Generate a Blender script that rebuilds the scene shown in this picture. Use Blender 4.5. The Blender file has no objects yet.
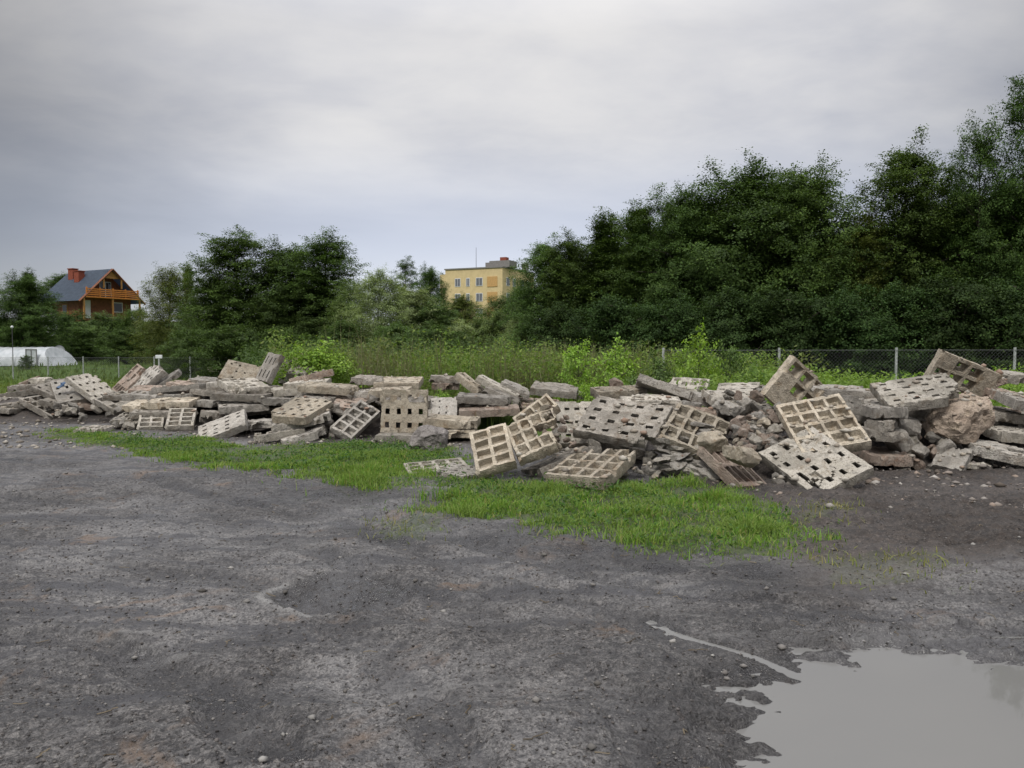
import bpy, bmesh, math, random
import numpy as np
from mathutils import Vector, Matrix, Euler

random.seed(7)
RNG = np.random.RandomState(11)
S = bpy.context.scene
COL = S.collection
CAM_Z = 1.55
PITCH = math.atan2(39, 788)


def at(px, py, d):
    """a world point seen at photo pixel (px, py), d metres in front of the tripod"""
    u = (px - 512) / 788.0
    v = (384 - py) / 788.0
    fy = math.cos(PITCH) + v * math.sin(PITCH)
    fz = -math.sin(PITCH) + v * math.cos(PITCH)
    return Vector((u * d / fy, d, CAM_Z + fz * d / fy))


# ------------------------------------------------------------------ noise
_T2 = np.random.RandomState(5).rand(256, 256)
_T3 = np.random.RandomState(6).rand(48, 48, 48)


def vn2(x, y):
    xi = np.floor(x).astype(int); yi = np.floor(y).astype(int)
    xf = x - xi; yf = y - yi
    xf = xf * xf * (3 - 2 * xf); yf = yf * yf * (3 - 2 * yf)
    a = _T2[xi & 255, yi & 255]; b = _T2[(xi + 1) & 255, yi & 255]
    c = _T2[xi & 255, (yi + 1) & 255]; d = _T2[(xi + 1) & 255, (yi + 1) & 255]
    return (a * (1 - xf) + b * xf) * (1 - yf) + (c * (1 - xf) + d * xf) * yf


def fbm2(x, y, octv=4, gain=.5):
    s = 0; a = 1; t = 0
    for k in range(octv):
        s = s + a * (vn2(x + 17.3 * k, y + 9.1 * k) - .5); t += a
        x = x * 2.03; y = y * 2.03; a *= gain
    return s / t * 2


def vn3(p):
    pi = np.floor(p).astype(int); f = p - pi; f = f * f * (3 - 2 * f)
    pi = pi % 48; qi = (pi + 1) % 48
    x0, y0, z0 = pi.T; x1, y1, z1 = qi.T
    fx, fy, fz = f.T
    c00 = _T3[x0, y0, z0] * (1 - fx) + _T3[x1, y0, z0] * fx
    c10 = _T3[x0, y1, z0] * (1 - fx) + _T3[x1, y1, z0] * fx
    c01 = _T3[x0, y0, z1] * (1 - fx) + _T3[x1, y0, z1] * fx
    c11 = _T3[x0, y1, z1] * (1 - fx) + _T3[x1, y1, z1] * fx
    return ((c00 * (1 - fy) + c10 * fy) * (1 - fz) + (c01 * (1 - fy) + c11 * fy) * fz) - .5


def vec_noise(p, freq, seed):
    o = np.array([[3.1, 7.7, 1.9]]) * (seed + 1)
    return np.stack([vn3(p * freq + o), vn3(p * freq + o + 13.3), vn3(p * freq + o + 29.9)], 1)


def sstep(a, b, x):
    t = np.clip((x - a) / (b - a), 0, 1)
    return t * t * (3 - 2 * t)


# ------------------------------------------------------------------ mesh helpers
def np_mesh(name, verts, faces, smooth=False):
    """faces: (M,k) int array, k = 3 or 4"""
    me = bpy.data.meshes.new(name)
    verts = np.asarray(verts, dtype=np.float32); faces = np.asarray(faces, dtype=np.int32)
    M, k = faces.shape
    me.vertices.add(len(verts)); me.vertices.foreach_set('co', verts.ravel())
    me.loops.add(M * k); me.loops.foreach_set('vertex_index', faces.ravel())
    me.polygons.add(M); me.polygons.foreach_set('loop_start', np.arange(M, dtype=np.int32) * k)
    if smooth:
        me.polygons.foreach_set('use_smooth', np.ones(M, dtype=bool))
    me.update(calc_edges=True); me.validate()
    return me


def link(name, me, mat=None, parent=None):
    o = bpy.data.objects.new(name, me); COL.objects.link(o)
    if mat is not None and not me.materials:
        me.materials.append(mat)
    if parent is not None:
        o.parent = parent
    return o


def bm_obj(name, bm, mat, parent=None, smooth=False):
    me = bpy.data.meshes.new(name); bm.to_mesh(me); bm.free()
    if smooth:
        for p in me.polygons: p.use_smooth = True
    return link(name, me, mat, parent)


def tag(o, label, cat, group=None, kind=None):
    if label: o['label'] = label
    if cat: o['category'] = cat; o['kind'] = 'thing'
    if group: o['group'] = group
    if kind: o['kind'] = kind
    return o


def empty(name, loc, rz=0.0):
    o = bpy.data.objects.new(name, None); COL.objects.link(o)
    o.location = loc; o.rotation_euler = (0, 0, rz); o.empty_display_size = .2
    return o


def box(bm, lo, hi, M=None):
    vs = [bm.verts.new((x, y, z)) for x in (lo[0], hi[0]) for y in (lo[1], hi[1]) for z in (lo[2], hi[2])]
    for f in ((0, 1, 3, 2), (4, 6, 7, 5), (0, 4, 5, 1), (2, 3, 7, 6), (0, 2, 6, 4), (1, 5, 7, 3)):
        bm.faces.new([vs[i] for i in f])
    if M is not None:
        bmesh.ops.transform(bm, matrix=M, verts=vs)
    return vs


def tube(bm, pts, rads, n=8, caps=True):
    rings = []
    for i, p in enumerate(pts):
        p = Vector(p)
        t = (Vector(pts[min(i + 1, len(pts) - 1)]) - Vector(pts[max(i - 1, 0)])).normalized()
        a = t.cross(Vector((0, 0, 1)) if abs(t.z) < .9 else Vector((1, 0, 0))).normalized(); b = t.cross(a)
        rings.append([bm.verts.new(p + (a * math.cos(2 * math.pi * k / n) + b * math.sin(2 * math.pi * k / n)) * rads[i]) for k in range(n)])
    for r, s in zip(rings, rings[1:]):
        for k in range(n):
            bm.faces.new((r[k], r[(k + 1) % n], s[(k + 1) % n], s[k]))
    if caps:
        bm.faces.new(rings[0][::-1]); bm.faces.new(rings[-1])


# ------------------------------------------------------------------ materials
def new_mat(name):
    m = bpy.data.materials.new(name); m.use_nodes = True
    nt = m.node_tree; b = nt.nodes['Principled BSDF']
    b.inputs['Specular IOR Level'].default_value = .3
    return m, nt, b


class NT:
    def __init__(s, nt): s.nt = nt
    def n(s, t, **kw):
        x = s.nt.nodes.new(t)
        for k, v in kw.items():
            if k in ('op',): x.operation = v
            elif isinstance(v, (int, float, str, bool)) and hasattr(x, k): setattr(x, k, v)
        return x
    def l(s, a, b): s.nt.links.new(a, b)
    def noise(s, vec, scale, detail=4, rough=.55, dist=0):
        x = s.nt.nodes.new('ShaderNodeTexNoise'); x.inputs['Scale'].default_value = scale
        x.inputs['Detail'].default_value = detail; x.inputs['Roughness'].default_value = rough
        x.inputs['Distortion'].default_value = dist
        s.l(vec, x.inputs['Vector']); return x.outputs['Fac']
    def math(s, op, a, b=None, clamp=False):
        x = s.nt.nodes.new('ShaderNodeMath'); x.operation = op; x.use_clamp = clamp
        for i, v in enumerate((a, b)):
            if v is None: continue
            if isinstance(v, (int, float)): x.inputs[i].default_value = v
            else: s.l(v, x.inputs[i])
        return x.outputs[0]
    def ramp(s, fac, stops):
        x = s.nt.nodes.new('ShaderNodeMapRange'); x.interpolation_type = 'SMOOTHSTEP'
        x.inputs['From Min'].default_value = stops[0]; x.inputs['From Max'].default_value = stops[1]
        x.inputs['To Min'].default_value = stops[2] if len(stops) > 2 else 0
        x.inputs['To Max'].default_value = stops[3] if len(stops) > 2 else 1
        s.l(fac, x.inputs['Value']); return x.outputs[0]
    def mix(s, fac, a, b, mode='MIX'):
        x = s.nt.nodes.new('ShaderNodeMix'); x.data_type = 'RGBA'; x.blend_type = mode
        if isinstance(fac, (int, float)): x.inputs[0].default_value = fac
        else: s.l(fac, x.inputs[0])
        for i, v in ((6, a), (7, b)):
            if isinstance(v, tuple): x.inputs[i].default_value = (*v, 1)
            else: s.l(v, x.inputs[i])
        return x.outputs[2]
    def bump(s, h, strength, dist, normal=None):
        x = s.nt.nodes.new('ShaderNodeBump'); x.inputs['Strength'].default_value = strength; x.inputs['Distance'].default_value = dist
        s.l(h, x.inputs['Height'])
        if normal is not None: s.l(normal, x.inputs['Normal'])
        return x.outputs[0]


def concrete(name, base, stain, dirt, dirt_amt):
    m, nt, b = new_mat(name); N = NT(nt)
    tc = nt.nodes.new('ShaderNodeTexCoord'); oi = nt.nodes.new('ShaderNodeObjectInfo')
    off = nt.nodes.new('ShaderNodeVectorMath'); off.operation = 'MULTIPLY_ADD'
    cmb = nt.nodes.new('ShaderNodeCombineXYZ')
    for k, f in enumerate((37.0, 91.0, 53.0)): N.l(N.math('MULTIPLY', oi.outputs['Random'], f), cmb.inputs[k])
    add = nt.nodes.new('ShaderNodeVectorMath'); add.operation = 'ADD'
    N.l(tc.outputs['Object'], add.inputs[0]); N.l(cmb.outputs[0], add.inputs[1])
    v = add.outputs[0]
    n1 = N.noise(v, 3.2, 5, .6); n2 = N.noise(v, 14, 5, .65); n3 = N.noise(v, 70, 3, .6)
    c = N.mix(N.ramp(n1, (.35, .68)), base, stain)
    c = N.mix(N.ramp(n2, (.48, .66, 0, .85)), c, tuple(x * .52 for x in base))
    c = N.mix(N.ramp(n2, (.22, .42, .5, 0)), c, tuple(min(.62, x * 1.35) for x in base))
    n4 = N.noise(v, 5.5, 6, .7, .6)
    c = N.mix(N.ramp(n4, (.56 - dirt_amt, .74 - dirt_amt, 0, .9)), c, dirt)
    c = N.mix(N.ramp(n3, (.54, .66, 0, .65)), c, (.075, .062, .05))
    n6 = N.noise(v, 1.7, 5, .65, .5)
    c = N.mix(N.ramp(n6, (.50, .60, 0, .6)), c, tuple(x * .55 for x in stain))       # damp stains
    # moss in a few spots
    n5 = N.noise(v, 2.6, 4, .65)
    c = N.mix(N.ramp(n5, (.64, .78, 0, .5)), c, (.085, .10, .04))
    tone = N.math('MULTIPLY_ADD', oi.outputs['Random'], .55); nt.nodes[-1].inputs[2].default_value = .68
    hs = nt.nodes.new('ShaderNodeHueSaturation'); N.l(tone, hs.inputs['Value']); N.l(c, hs.inputs['Color'])
    N.l(hs.outputs[0], b.inputs['Base Color'])
    b.inputs['Roughness'].default_value = .9; b.inputs['Specular IOR Level'].default_value = .22
    vor = nt.nodes.new('ShaderNodeTexVoronoi'); vor.inputs['Scale'].default_value = 55; N.l(v, vor.inputs['Vector'])
    h = N.math('ADD', N.math('MULTIPLY', n2, .6), N.math('ADD', N.math('MULTIPLY', n3, .35), N.math('MULTIPLY', vor.outputs['Distance'], .25)))
    N.l(N.bump(h, 1.0, .03), b.inputs['Normal'])
    return m


MATS = {
    'pale': concrete('pale_concrete', (.465, .43, .375), (.37, .34, .285), (.22, .18, .13), .04),
    'grey': concrete('grey_concrete', (.40, .375, .335), (.31, .285, .25), (.19, .155, .12), .03),
    'tan': concrete('clay_stained_concrete', (.48, .425, .34), (.41, .355, .275), (.28, .215, .145), .06),
    'rust': concrete('rust_stained_concrete', (.40, .335, .28), (.33, .255, .205), (.22, .13, .085), .06),
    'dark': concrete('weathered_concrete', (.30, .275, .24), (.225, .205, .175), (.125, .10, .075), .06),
    'stone': concrete('reddish_stone', (.42, .345, .275), (.32, .25, .195), (.52, .44, .32), .03),
    'field': concrete('grey_fieldstone', (.37, .34, .32), (.28, .255, .24), (.10, .085, .08), .0),
}

SLABS = [
    ('crack', 'pale', 0.973, 0.751, (3.388, 8.782, 0.223), (0.439, 0.372, -1.172),
     'pale grey slab with small square holes tilted down to the mud, its lowest corner cracked'),
    ('full', 'tan', 0.780, 0.972, (3.664, 9.305, 0.591), (-2.606, -0.189, -0.074),
     'tan slab with four rows of deep square pockets, leaning behind the pale cracked slab'),
    ('plug', 'tan', 0.735, 0.652, (3.822, 10.638, 0.937), (-1.336, 0.625, 0.374),
     'tan pocketed slab standing on its corner as the pointed peak of the heap'),
    ('chip', 'pale', 0.958, 0.732, (5.257, 10.184, 0.930), (0.349, -0.155, -0.144),
     'light slab with small holes lying nearly level above the dark stacked slabs'),
    ('full', 'tan', 0.949, 0.758, (6.163, 10.916, 0.980), (-1.274, 0.370, 0.088),
     'highest tilted slab showing its pocketed underside in front of the wire fence'),
    ('full', 'dark', 1.053, 0.755, (1.387, 9.785, 0.591), (0.557, 0.100, -0.515),
     'broad grey slab with small oblong holes, propped over the gap behind the low waffle slab'),
    ('comb', 'tan', 0.723, 1.031, (0.933, 8.926, 0.168), (-2.944, 0.000, -0.508),
     'waffle faced slab lying low at the grass edge, its far end broken into stubs'),
    ('half', 'tan', 0.469, 0.743, (-0.230, 9.309, 0.302), (-2.568, -0.288, 0.002),
     'two column half of a snapped slab with yellowish pockets standing in the grass'),
    ('ragged', 'tan', 0.645, 0.741, (0.301, 9.384, 0.466), (-2.670, -0.380, 0.074),
     'crumbling reddish half of the snapped slab, its ribs broken at the end'),
    ('strip', 'tan', 0.547, 0.317, (0.312, 9.946, 0.671), (-2.614, -0.612, 0.141),
     'narrow tan strip of pockets poking up behind the crumbling half slab'),
    ('row3', 'pale', 0.539, 0.699, (0.787, 10.222, 0.511), (0.800, 0.003, -0.001),
     'pale upright slab with small holes wedged left of the broad grey slab'),
    ('ragged', 'tan', 0.718, 0.767, (2.228, 9.525, 0.487), (-2.617, 0.360, -0.339),
     'tan lattice slab half buried under shattered flat pieces of concrete'),
    ('half', 'rust', 0.781, 0.399, (2.483, 8.864, 0.151), (3.116, 0.513, -1.076),
     'rusty brown slab strip with open square pockets sliding down to the grass'),
    ('row3', 'pale', 0.661, 0.801, (3.103, 13.788, 0.819), (-2.950, 0.033, -0.311),
     'small whitish lattice slab at the back of the heap in front of leafy weeds'),
    ('row3', 'pale', 0.647, 0.912, (3.562, 12.397, 0.802), (0.174, -0.042, -0.334),
     'pale slab with dark holes at the back, left of the pointed peak slab'),
    ('row3w', 'tan', 0.753, 0.709, (-1.747, 12.797, 0.470), (1.426, 0.011, 0.005),
     'slab standing upright on edge with three rows of four dark holes'),
    ('half', 'grey', 0.414, 0.913, (-2.633, 13.199, 0.271), (-2.624, 0.484, -0.195),
     'grey slab with slotted ribs leaning left of the upright holed slab'),
    ('chip', 'tan', 0.770, 1.000, (-3.529, 13.127, 0.453), (0.233, 0.027, -0.292),
     'sandy slab on top of the four layer leaning stack above the grass'),
    ('full', 'pale', 0.721, 0.996, (-5.109, 14.965, 0.774), (-3.003, -0.006, 0.610),
     'pocketed slab lying level on top of the dark uneven stack'),
    ('clay', 'tan', 0.740, 0.532, (-5.534, 16.066, 0.954), (0.782, 0.220, -0.075),
     'sandy clay coated slab tipped up on edge behind the level pocketed slab'),
    ('strip2', 'grey', 0.322, 0.587, (-4.694, 16.463, 0.977), (0.908, -0.097, 0.075),
     'narrow grey holed slab piece standing up before the bright green bush'),
    ('half', 'pale', 0.437, 0.747, (-6.727, 14.661, 0.137), (-2.754, 0.014, 0.348),
     'left half of the light grid slab split down the middle beside the grass'),
    ('half', 'pale', 0.481, 0.745, (-6.097, 14.481, 0.174), (-2.765, 0.004, 0.300),
     'right half of the split light grid slab, with rust coloured cells'),
    ('full', 'pale', 0.711, 0.915, (-9.088, 17.082, 0.611), (0.574, -0.100, 1.239),
     'sloping pale slab with dark square holes above the split grid at the heap end'),
    ('row3', 'pale', 0.651, 0.695, (-8.145, 16.282, 0.361), (-2.839, -0.241, 0.960),
     'low pale lattice slab lying at the foot of the sloping holed slab'),
    ('full', 'dark', 0.758, 1.010, (-10.029, 17.093, 0.217), (-2.794, -0.105, 1.158),
     'dark hollow slab tipped up at the left end of the heap, mossy inside'),
    ('clay', 'grey', 0.504, 0.519, (-1.208, 13.746, 0.423), (0.618, -0.033, 0.039),
     'grey slab with rounded holes behind the upright slab, under yellow green weeds'),
    ('piece', 'grey', 0.355, 0.363, (4.508, 10.327, 0.697), (1.372, 0.073, 0.249),
     'smooth purplish grey slab fragment standing right of the tan waffle slab'),
    ('full', 'dark', 0.850, 0.750, (-11.167, 18.000, 0.453), (0.052, -0.157, 0.087),
     'long brown slab at the far left end of the heap, sloping up'),
    ('piece', 'grey', 0.600, 0.750, (-11.192, 17.600, 0.320), (0.000, -0.035, -0.052),
     'short grey slab lying lowest at the far left end'),
    ('chip', 'dark', 0.600, 0.700, (-11.441, 18.600, 0.558), (0.035, -0.052, 0.175),
     'dark slab lying second from top in the far left stack'),
    ('piece', 'pale', 0.400, 0.500, (-11.320, 19.000, 0.694), (0.035, -0.000, 0.000),
     'small light slab piece topping the far left stack'),
    ('piece', 'rust', 0.400, 0.500, (-11.635, 19.000, 0.658), (0.087, -0.349, 0.349),
     'reddish slab piece tilted on the far left stack'),
    ('full', 'dark', 0.950, 0.750, (-9.897, 17.300, 0.518), (0.209, 0.332, -0.209),
     'tan edged slab sloping over the dark hollow slab'),
    ('full', 'grey', 0.950, 0.750, (-9.598, 17.200, 0.545), (0.175, 0.489, -0.873),
     'grey slab lying under the sloping pale holed slab'),
    ('chip', 'rust', 0.800, 0.750, (-8.712, 18.000, 0.728), (-2.897, -0.803, 0.524),
     'reddish slab leaning first in the fan of tilted slabs'),
    ('full', 'grey', 0.900, 0.750, (-8.230, 17.700, 0.742), (0.244, -0.750, 0.524),
     'largest grey slab of the leaning fan, its edge highest'),
    ('piece', 'dark', 0.550, 0.600, (-8.252, 18.300, 0.737), (0.175, -0.698, 0.436),
     'short dark slab wedged inside the leaning fan'),
    ('chip', 'grey', 0.750, 0.600, (-7.847, 17.800, 0.714), (0.175, -0.576, 0.244),
     'grey slab ending the leaning fan beside yellow weeds'),
    ('full', 'rust', 0.800, 0.750, (-7.161, 17.500, 0.639), (0.035, 0.140, 0.087),
     'reddish flat slab right of the leaning fan'),
    ('chip', 'grey', 0.750, 0.700, (-6.952, 18.000, 0.716), (0.052, 0.052, -0.175),
     'grey flat slab lying highest between the fan and the clay coated slab'),
    ('full', 'dark', 0.750, 0.700, (-6.482, 17.000, 0.622), (0.035, 0.105, 0.175),
     'dark flat slab left of the level pocketed slab'),
    ('piece', 'dark', 0.800, 0.750, (-7.434, 17.200, 0.545), (0.000, -0.000, 0.000),
     'low dark slab beneath the leaning fan'),
    ('full', 'grey', 0.850, 0.750, (-7.344, 16.000, 0.514), (0.052, 0.017, 0.052),
     'weathered flat slab right above the pale lattice slab'),
    ('chip', 'grey', 0.850, 0.750, (-6.632, 16.000, 0.514), (0.052, -0.035, -0.052),
     'flat slab end to end with the weathered one above the split grid'),
    ('full', 'tan', 0.900, 0.700, (-6.574, 15.200, 0.430), (0.087, -0.026, 0.035),
     'thick rounded tan slab directly above the split grid slab'),
    ('piece', 'tan', 0.420, 0.500, (-7.194, 15.200, 0.372), (0.175, 0.052, -0.140),
     'tan broken slab end beside the pale lattice slab'),
    ('full', 'grey', 0.650, 0.700, (-6.092, 15.600, 0.420), (0.035, 0.035, 0.000),
     'grey slab between the rounded tan slab and the dark uneven stack'),
    ('full', 'dark', 1.000, 0.750, (-4.991, 14.700, 0.598), (0.035, 0.035, -0.105),
     'second slab from the top in the dark uneven stack'),
    ('chip', 'grey', 0.850, 0.750, (-4.963, 14.500, 0.426), (0.070, -0.052, 0.384),
     'grey cornered slab third down in the dark uneven stack'),
    ('piece', 'dark', 0.600, 0.600, (-4.969, 15.200, 0.449), (0.000, -0.140, 0.087),
     'dark chipped slab squeezed inside the uneven stack'),
    ('piece', 'dark', 0.500, 0.600, (-5.371, 14.400, 0.268), (0.000, 0.105, 0.611),
     'lowest dark slab poking out left of the uneven stack'),
    ('full', 'grey', 0.820, 0.600, (-4.934, 13.400, 0.135), (0.384, -0.367, 0.209),
     'single grey slab leaning down onto the grass before the uneven stack'),
    ('full', 'grey', 0.950, 0.750, (-3.503, 13.100, 0.292), (0.052, -0.192, 0.209),
     'second slab of the four layer leaning stack'),
    ('half2', 'pale', 0.800, 0.700, (-3.798, 12.900, 0.121), (-3.054, -0.140, 0.209),
     'third slab of the leaning stack, its ribs catching light'),
    ('chip', 'grey', 0.750, 0.700, (-3.410, 12.800, 0.083), (0.035, -0.244, 0.436),
     'lowest slab of the leaning stack, resting in the grass'),
    ('piece', 'grey', 0.600, 0.700, (-4.533, 13.900, 0.153), (0.000, -0.017, 0.000),
     'grey slab between the lone leaning slab and the leaning stack'),
    ('chip', 'pale', 0.750, 0.700, (-4.233, 15.000, 0.674), (0.035, -0.070, 0.087),
     'pale slab lying right of the level pocketed slab'),
    ('full', 'grey', 0.850, 0.700, (-4.197, 14.600, 0.511), (0.000, 0.035, 0.000),
     'grey slab behind the leaning stack, under a pale one'),
    ('full', 'tan', 1.000, 0.750, (-3.313, 14.400, 0.755), (0.052, 0.061, -0.052),
     'long tan slab lying flat across the back of the heap'),
    ('piece', 'dark', 0.600, 0.600, (-2.687, 15.000, 0.884), (0.052, 0.052, -0.087),
     'dark edged slab piece lying on the long flat slabs'),
    ('row3', 'tan', 0.850, 0.750, (-2.154, 15.000, 0.827), (0.122, -0.000, 0.000),
     'flat tan slab with faint holes behind the upright slab'),
    ('full', 'tan', 0.700, 0.700, (-2.184, 14.200, 0.703), (0.035, -0.035, 0.000),
     'tan slab under the faint holed one behind the upright slab'),
    ('full', 'pale', 0.800, 0.700, (-3.914, 15.100, 0.803), (0.052, -0.070, 0.087),
     'pale slab under the plank like slab near the bright bush'),
    ('strip', 'rust', 0.850, 0.400, (-3.937, 15.500, 0.921), (0.000, -0.227, 0.175),
     'plank like rusty slab strip pointing up to the right'),
    ('row3', 'pale', 0.500, 0.500, (-4.319, 16.200, 0.995), (-2.827, -0.000, 0.000),
     'small distant lattice piece in front of the bright bush'),
    ('chip', 'dark', 0.700, 0.700, (-3.490, 14.000, 0.572), (0.052, 0.035, 0.000),
     'dark slab above the sandy top of the leaning stack'),
    ('strip2', 'grey', 0.620, 0.500, (-4.853, 15.800, 1.089), (0.175, -1.082, 0.611),
     'narrow slab leaning steeply beside the clay coated slab'),
    ('full', 'tan', 0.850, 0.600, (-0.969, 12.900, 0.295), (0.052, 0.052, -0.070),
     'tan block like slab above the round grey boulder'),
    ('piece', 'tan', 0.800, 0.600, (-0.987, 12.700, 0.127), (0.000, 0.017, -0.052),
     'tan slab under the block like one, behind the boulder'),
    ('full', 'pale', 0.620, 0.500, (-1.833, 12.500, 0.070), (0.000, -0.000, 0.000),
     'pale slab lying as the footing of the upright slab'),
    ('piece', 'dark', 0.600, 0.500, (-1.308, 15.600, 0.877), (0.000, 0.052, 0.087),
     'dark slab highest at the back left of the middle heap'),
    ('piece', 'rust', 0.500, 0.600, (-1.300, 15.500, 0.743), (0.000, 0.035, 0.000),
     'reddish slab under the dark one in the middle heap'),
    ('strip', 'tan', 0.600, 0.300, (-0.800, 15.000, 0.808), (0.000, 0.593, -0.489),
     'tan bar like slab steeply tilted in the middle heap'),
    ('strip', 'pale', 0.850, 0.300, (-0.263, 14.800, 0.742), (0.087, 0.454, -0.209),
     'long pale bar like slab sloping right in the middle heap'),
    ('piece', 'grey', 0.600, 0.400, (0.095, 15.000, 0.712), (0.087, 0.384, -0.175),
     'short grey slab sloping beside the long pale bar'),
    ('chip', 'dark', 0.850, 0.750, (0.798, 14.600, 0.725), (0.140, 0.087, -0.140),
     'dark grey slab lying flat at the right of the middle heap'),
    ('piece', 'dark', 0.500, 0.500, (1.106, 15.000, 0.655), (0.000, 0.384, -0.314),
     'dark slab piece sloping beneath the flat dark slab'),
    ('full', 'grey', 0.950, 0.700, (-0.506, 14.200, 0.576), (0.052, 0.052, 0.000),
     'grey flat slab across the front of the middle heap'),
    ('full', 'rust', 1.050, 0.600, (-0.404, 13.800, 0.392), (0.052, -0.044, 0.052),
     'lowest long slab in front of the middle heap with a reddish end'),
    ('chip', 'dark', 0.800, 0.700, (-0.769, 14.400, 0.452), (0.000, -0.000, 0.000),
     'mossy dark slab between the two long slabs of the middle heap'),
    ('piece', 'dark', 0.700, 0.500, (-0.130, 14.600, 0.604), (0.000, 0.349, -0.262),
     'dark slab under the long pale bar'),
    ('plain', 'grey', 0.950, 0.700, (2.281, 11.500, 0.871), (-0.209, 0.332, -0.175),
     'thick grey slab on edge crossing behind the broad grey slab'),
    ('full', 'tan', 0.720, 0.700, (1.590, 11.800, 0.838), (0.052, -0.052, 0.070),
     'flat tan slab behind the far corner of the broad grey slab'),
    ('piece', 'pale', 0.850, 0.700, (1.913, 10.900, 0.761), (0.087, 0.070, -0.087),
     'pale slab half hidden between the broad grey slab and the thick one'),
    ('piece', 'grey', 0.500, 0.500, (2.755, 11.400, 0.768), (0.087, 0.175, -0.087),
     'grey slab piece ending the thick slab at its right'),
    ('chip', 'pale', 0.750, 0.700, (3.120, 10.900, 0.747), (0.244, 0.070, 0.209),
     'greenish pale slab below the dark holed one, left of the peak'),
    ('plain', 'grey', 1.000, 0.750, (4.782, 11.400, 0.870), (0.070, 0.052, -0.052),
     'flat grey slab behind the tan waffle slab, in front of the grass'),
    ('chip', 'grey', 0.420, 0.600, (4.707, 10.050, 0.707), (0.000, -0.000, 0.000),
     'upper of the dark stacked slabs under the light level slab'),
    ('piece', 'dark', 0.420, 0.600, (4.700, 10.000, 0.558), (0.000, -0.052, 0.087),
     'middle of the dark stacked slabs under the light level slab'),
    ('piece', 'dark', 0.450, 0.600, (4.667, 9.950, 0.423), (0.000, 0.070, -0.070),
     'lowest of the dark stacked slabs under the light level slab'),
    ('plain', 'rust', 0.620, 0.600, (4.750, 9.950, 0.142), (0.087, 0.035, -0.052),
     'brown earth covered slab lying flat in the mud'),
    ('ragged', 'grey', 0.850, 0.500, (6.184, 9.850, 0.194), (0.140, 0.192, -0.244),
     'ridged grey slab lying low in front of the reddish boulder'),
    ('plain', 'grey', 0.420, 0.350, (5.449, 9.700, 0.128), (0.175, -0.611, 0.698),
     'small grey slab propped up at the foot of the reddish boulder'),
    ('full', 'pale', 0.620, 0.600, (6.590, 10.300, 0.383), (0.105, 0.052, -0.087),
     'pale thick slab right of the reddish boulder'),
    ('chip', 'grey', 0.550, 0.600, (6.812, 10.500, 0.790), (0.209, 0.175, 0.000),
     'smooth grey slab at the right end of the heap above a dark hollow'),
    ('piece', 'pale', 0.550, 0.600, (7.210, 11.400, 1.087), (0.105, 0.105, -0.140),
     'pale slab piece lying behind the highest tilted slab'),
    ('piece', 'rust', 0.400, 0.400, (6.707, 10.900, 0.886), (0.175, 0.070, 0.175),
     'reddish grey slab fragment just above the reddish boulder'),
    ('full', 'dark', 1.000, 0.750, (5.571, 10.600, 0.688), (0.052, -0.052, -0.087),
     'dark slab directly below the light level slab'),
    ('row3', 'pale', 0.750, 0.600, (-0.951, 9.800, -0.013), (-3.072, -0.070, 0.244),
     'thin pale ribbed slab sunk in the grass'),
    ('chip', 'grey', 0.480, 0.400, (-0.594, 9.300, 0.007), (0.140, 0.105, -0.384),
     'grey broken slab corner resting in the grass beside the snapped slab'),
    ('row3', 'pale', 0.500, 0.500, (-7.564, 14.200, -0.004), (-3.089, -0.000, 0.087),
     'small light ribbed piece half buried at the grass edge, far left'),
    ('ragged', 'pale', 0.500, 0.500, (-7.229, 14.900, 0.148), (-2.932, -0.000, 0.000),
     'pale broken ribs lying in front of the low lattice slab'),
    ('full', 'dark', 0.800, 0.600, (0.582, 9.500, 0.133), (-0.175, -0.314, 0.436),
     'dark slab lying underneath the crumbling half slab'),
    ('full', 'dark', 0.950, 0.700, (1.287, 10.300, 0.304), (0.140, 0.209, -0.209),
     'dark slab propping up the broad grey slab from below'),
    ('piece', 'grey', 0.600, 0.500, (2.268, 9.350, 0.155), (0.209, 0.209, -0.349),
     'grey flat fragment under the shattered pieces'),
    ('full', 'dark', 0.900, 0.700, (3.635, 9.900, 0.352), (0.349, 0.175, 0.175),
     'dark slab hidden behind the tan waffle slab'),
    ('full', 'dark', 0.900, 0.700, (-5.388, 14.900, 0.167), (0.052, 0.087, 0.175),
     'dark slab at the bottom of the uneven stack, behind the lone leaning slab'),
    ('full', 'dark', 0.850, 0.700, (-4.658, 15.000, 0.330), (0.070, -0.070, -0.140),
     'dark slab between the uneven stack and the leaning stack'),
    ('chip', 'rust', 0.850, 0.750, (-2.974, 14.000, 0.500), (0.209, 0.140, -0.070),
     'earthy brown slab behind the slotted grey slab'),
    ('full', 'grey', 0.950, 0.700, (-2.896, 14.600, 0.642), (0.052, -0.052, 0.070),
     'grey slab under the right end of the long flat tan slab'),
    ('full', 'dark', 0.800, 0.700, (-3.431, 13.900, 0.437), (0.070, -0.105, 0.140),
     'dark slab just behind the sandy top of the leaning stack'),
    ('chip', 'dark', 0.900, 0.600, (-6.721, 15.000, 0.272), (0.140, -0.000, 0.070),
     'dark slab in the shade under the thick rounded tan slab'),
    ('full', 'dark', 0.900, 0.750, (-9.559, 17.000, 0.276), (0.105, 0.209, -0.140),
     'dark slab between the hollow slab and the sloping holed slab'),
    ('piece', 'dark', 0.700, 0.600, (-10.854, 17.200, 0.239), (0.052, -0.087, 0.140),
     'mossy slab piece at the very left foot of the heap'),
    ('full', 'dark', 0.800, 0.600, (-1.826, 13.800, 0.551), (0.087, 0.035, 0.052),
     'dark slab leaning right behind the upright holed slab'),
    ('chip', 'grey', 0.900, 0.750, (-5.611, 16.000, 0.738), (0.052, 0.035, -0.087),
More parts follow.
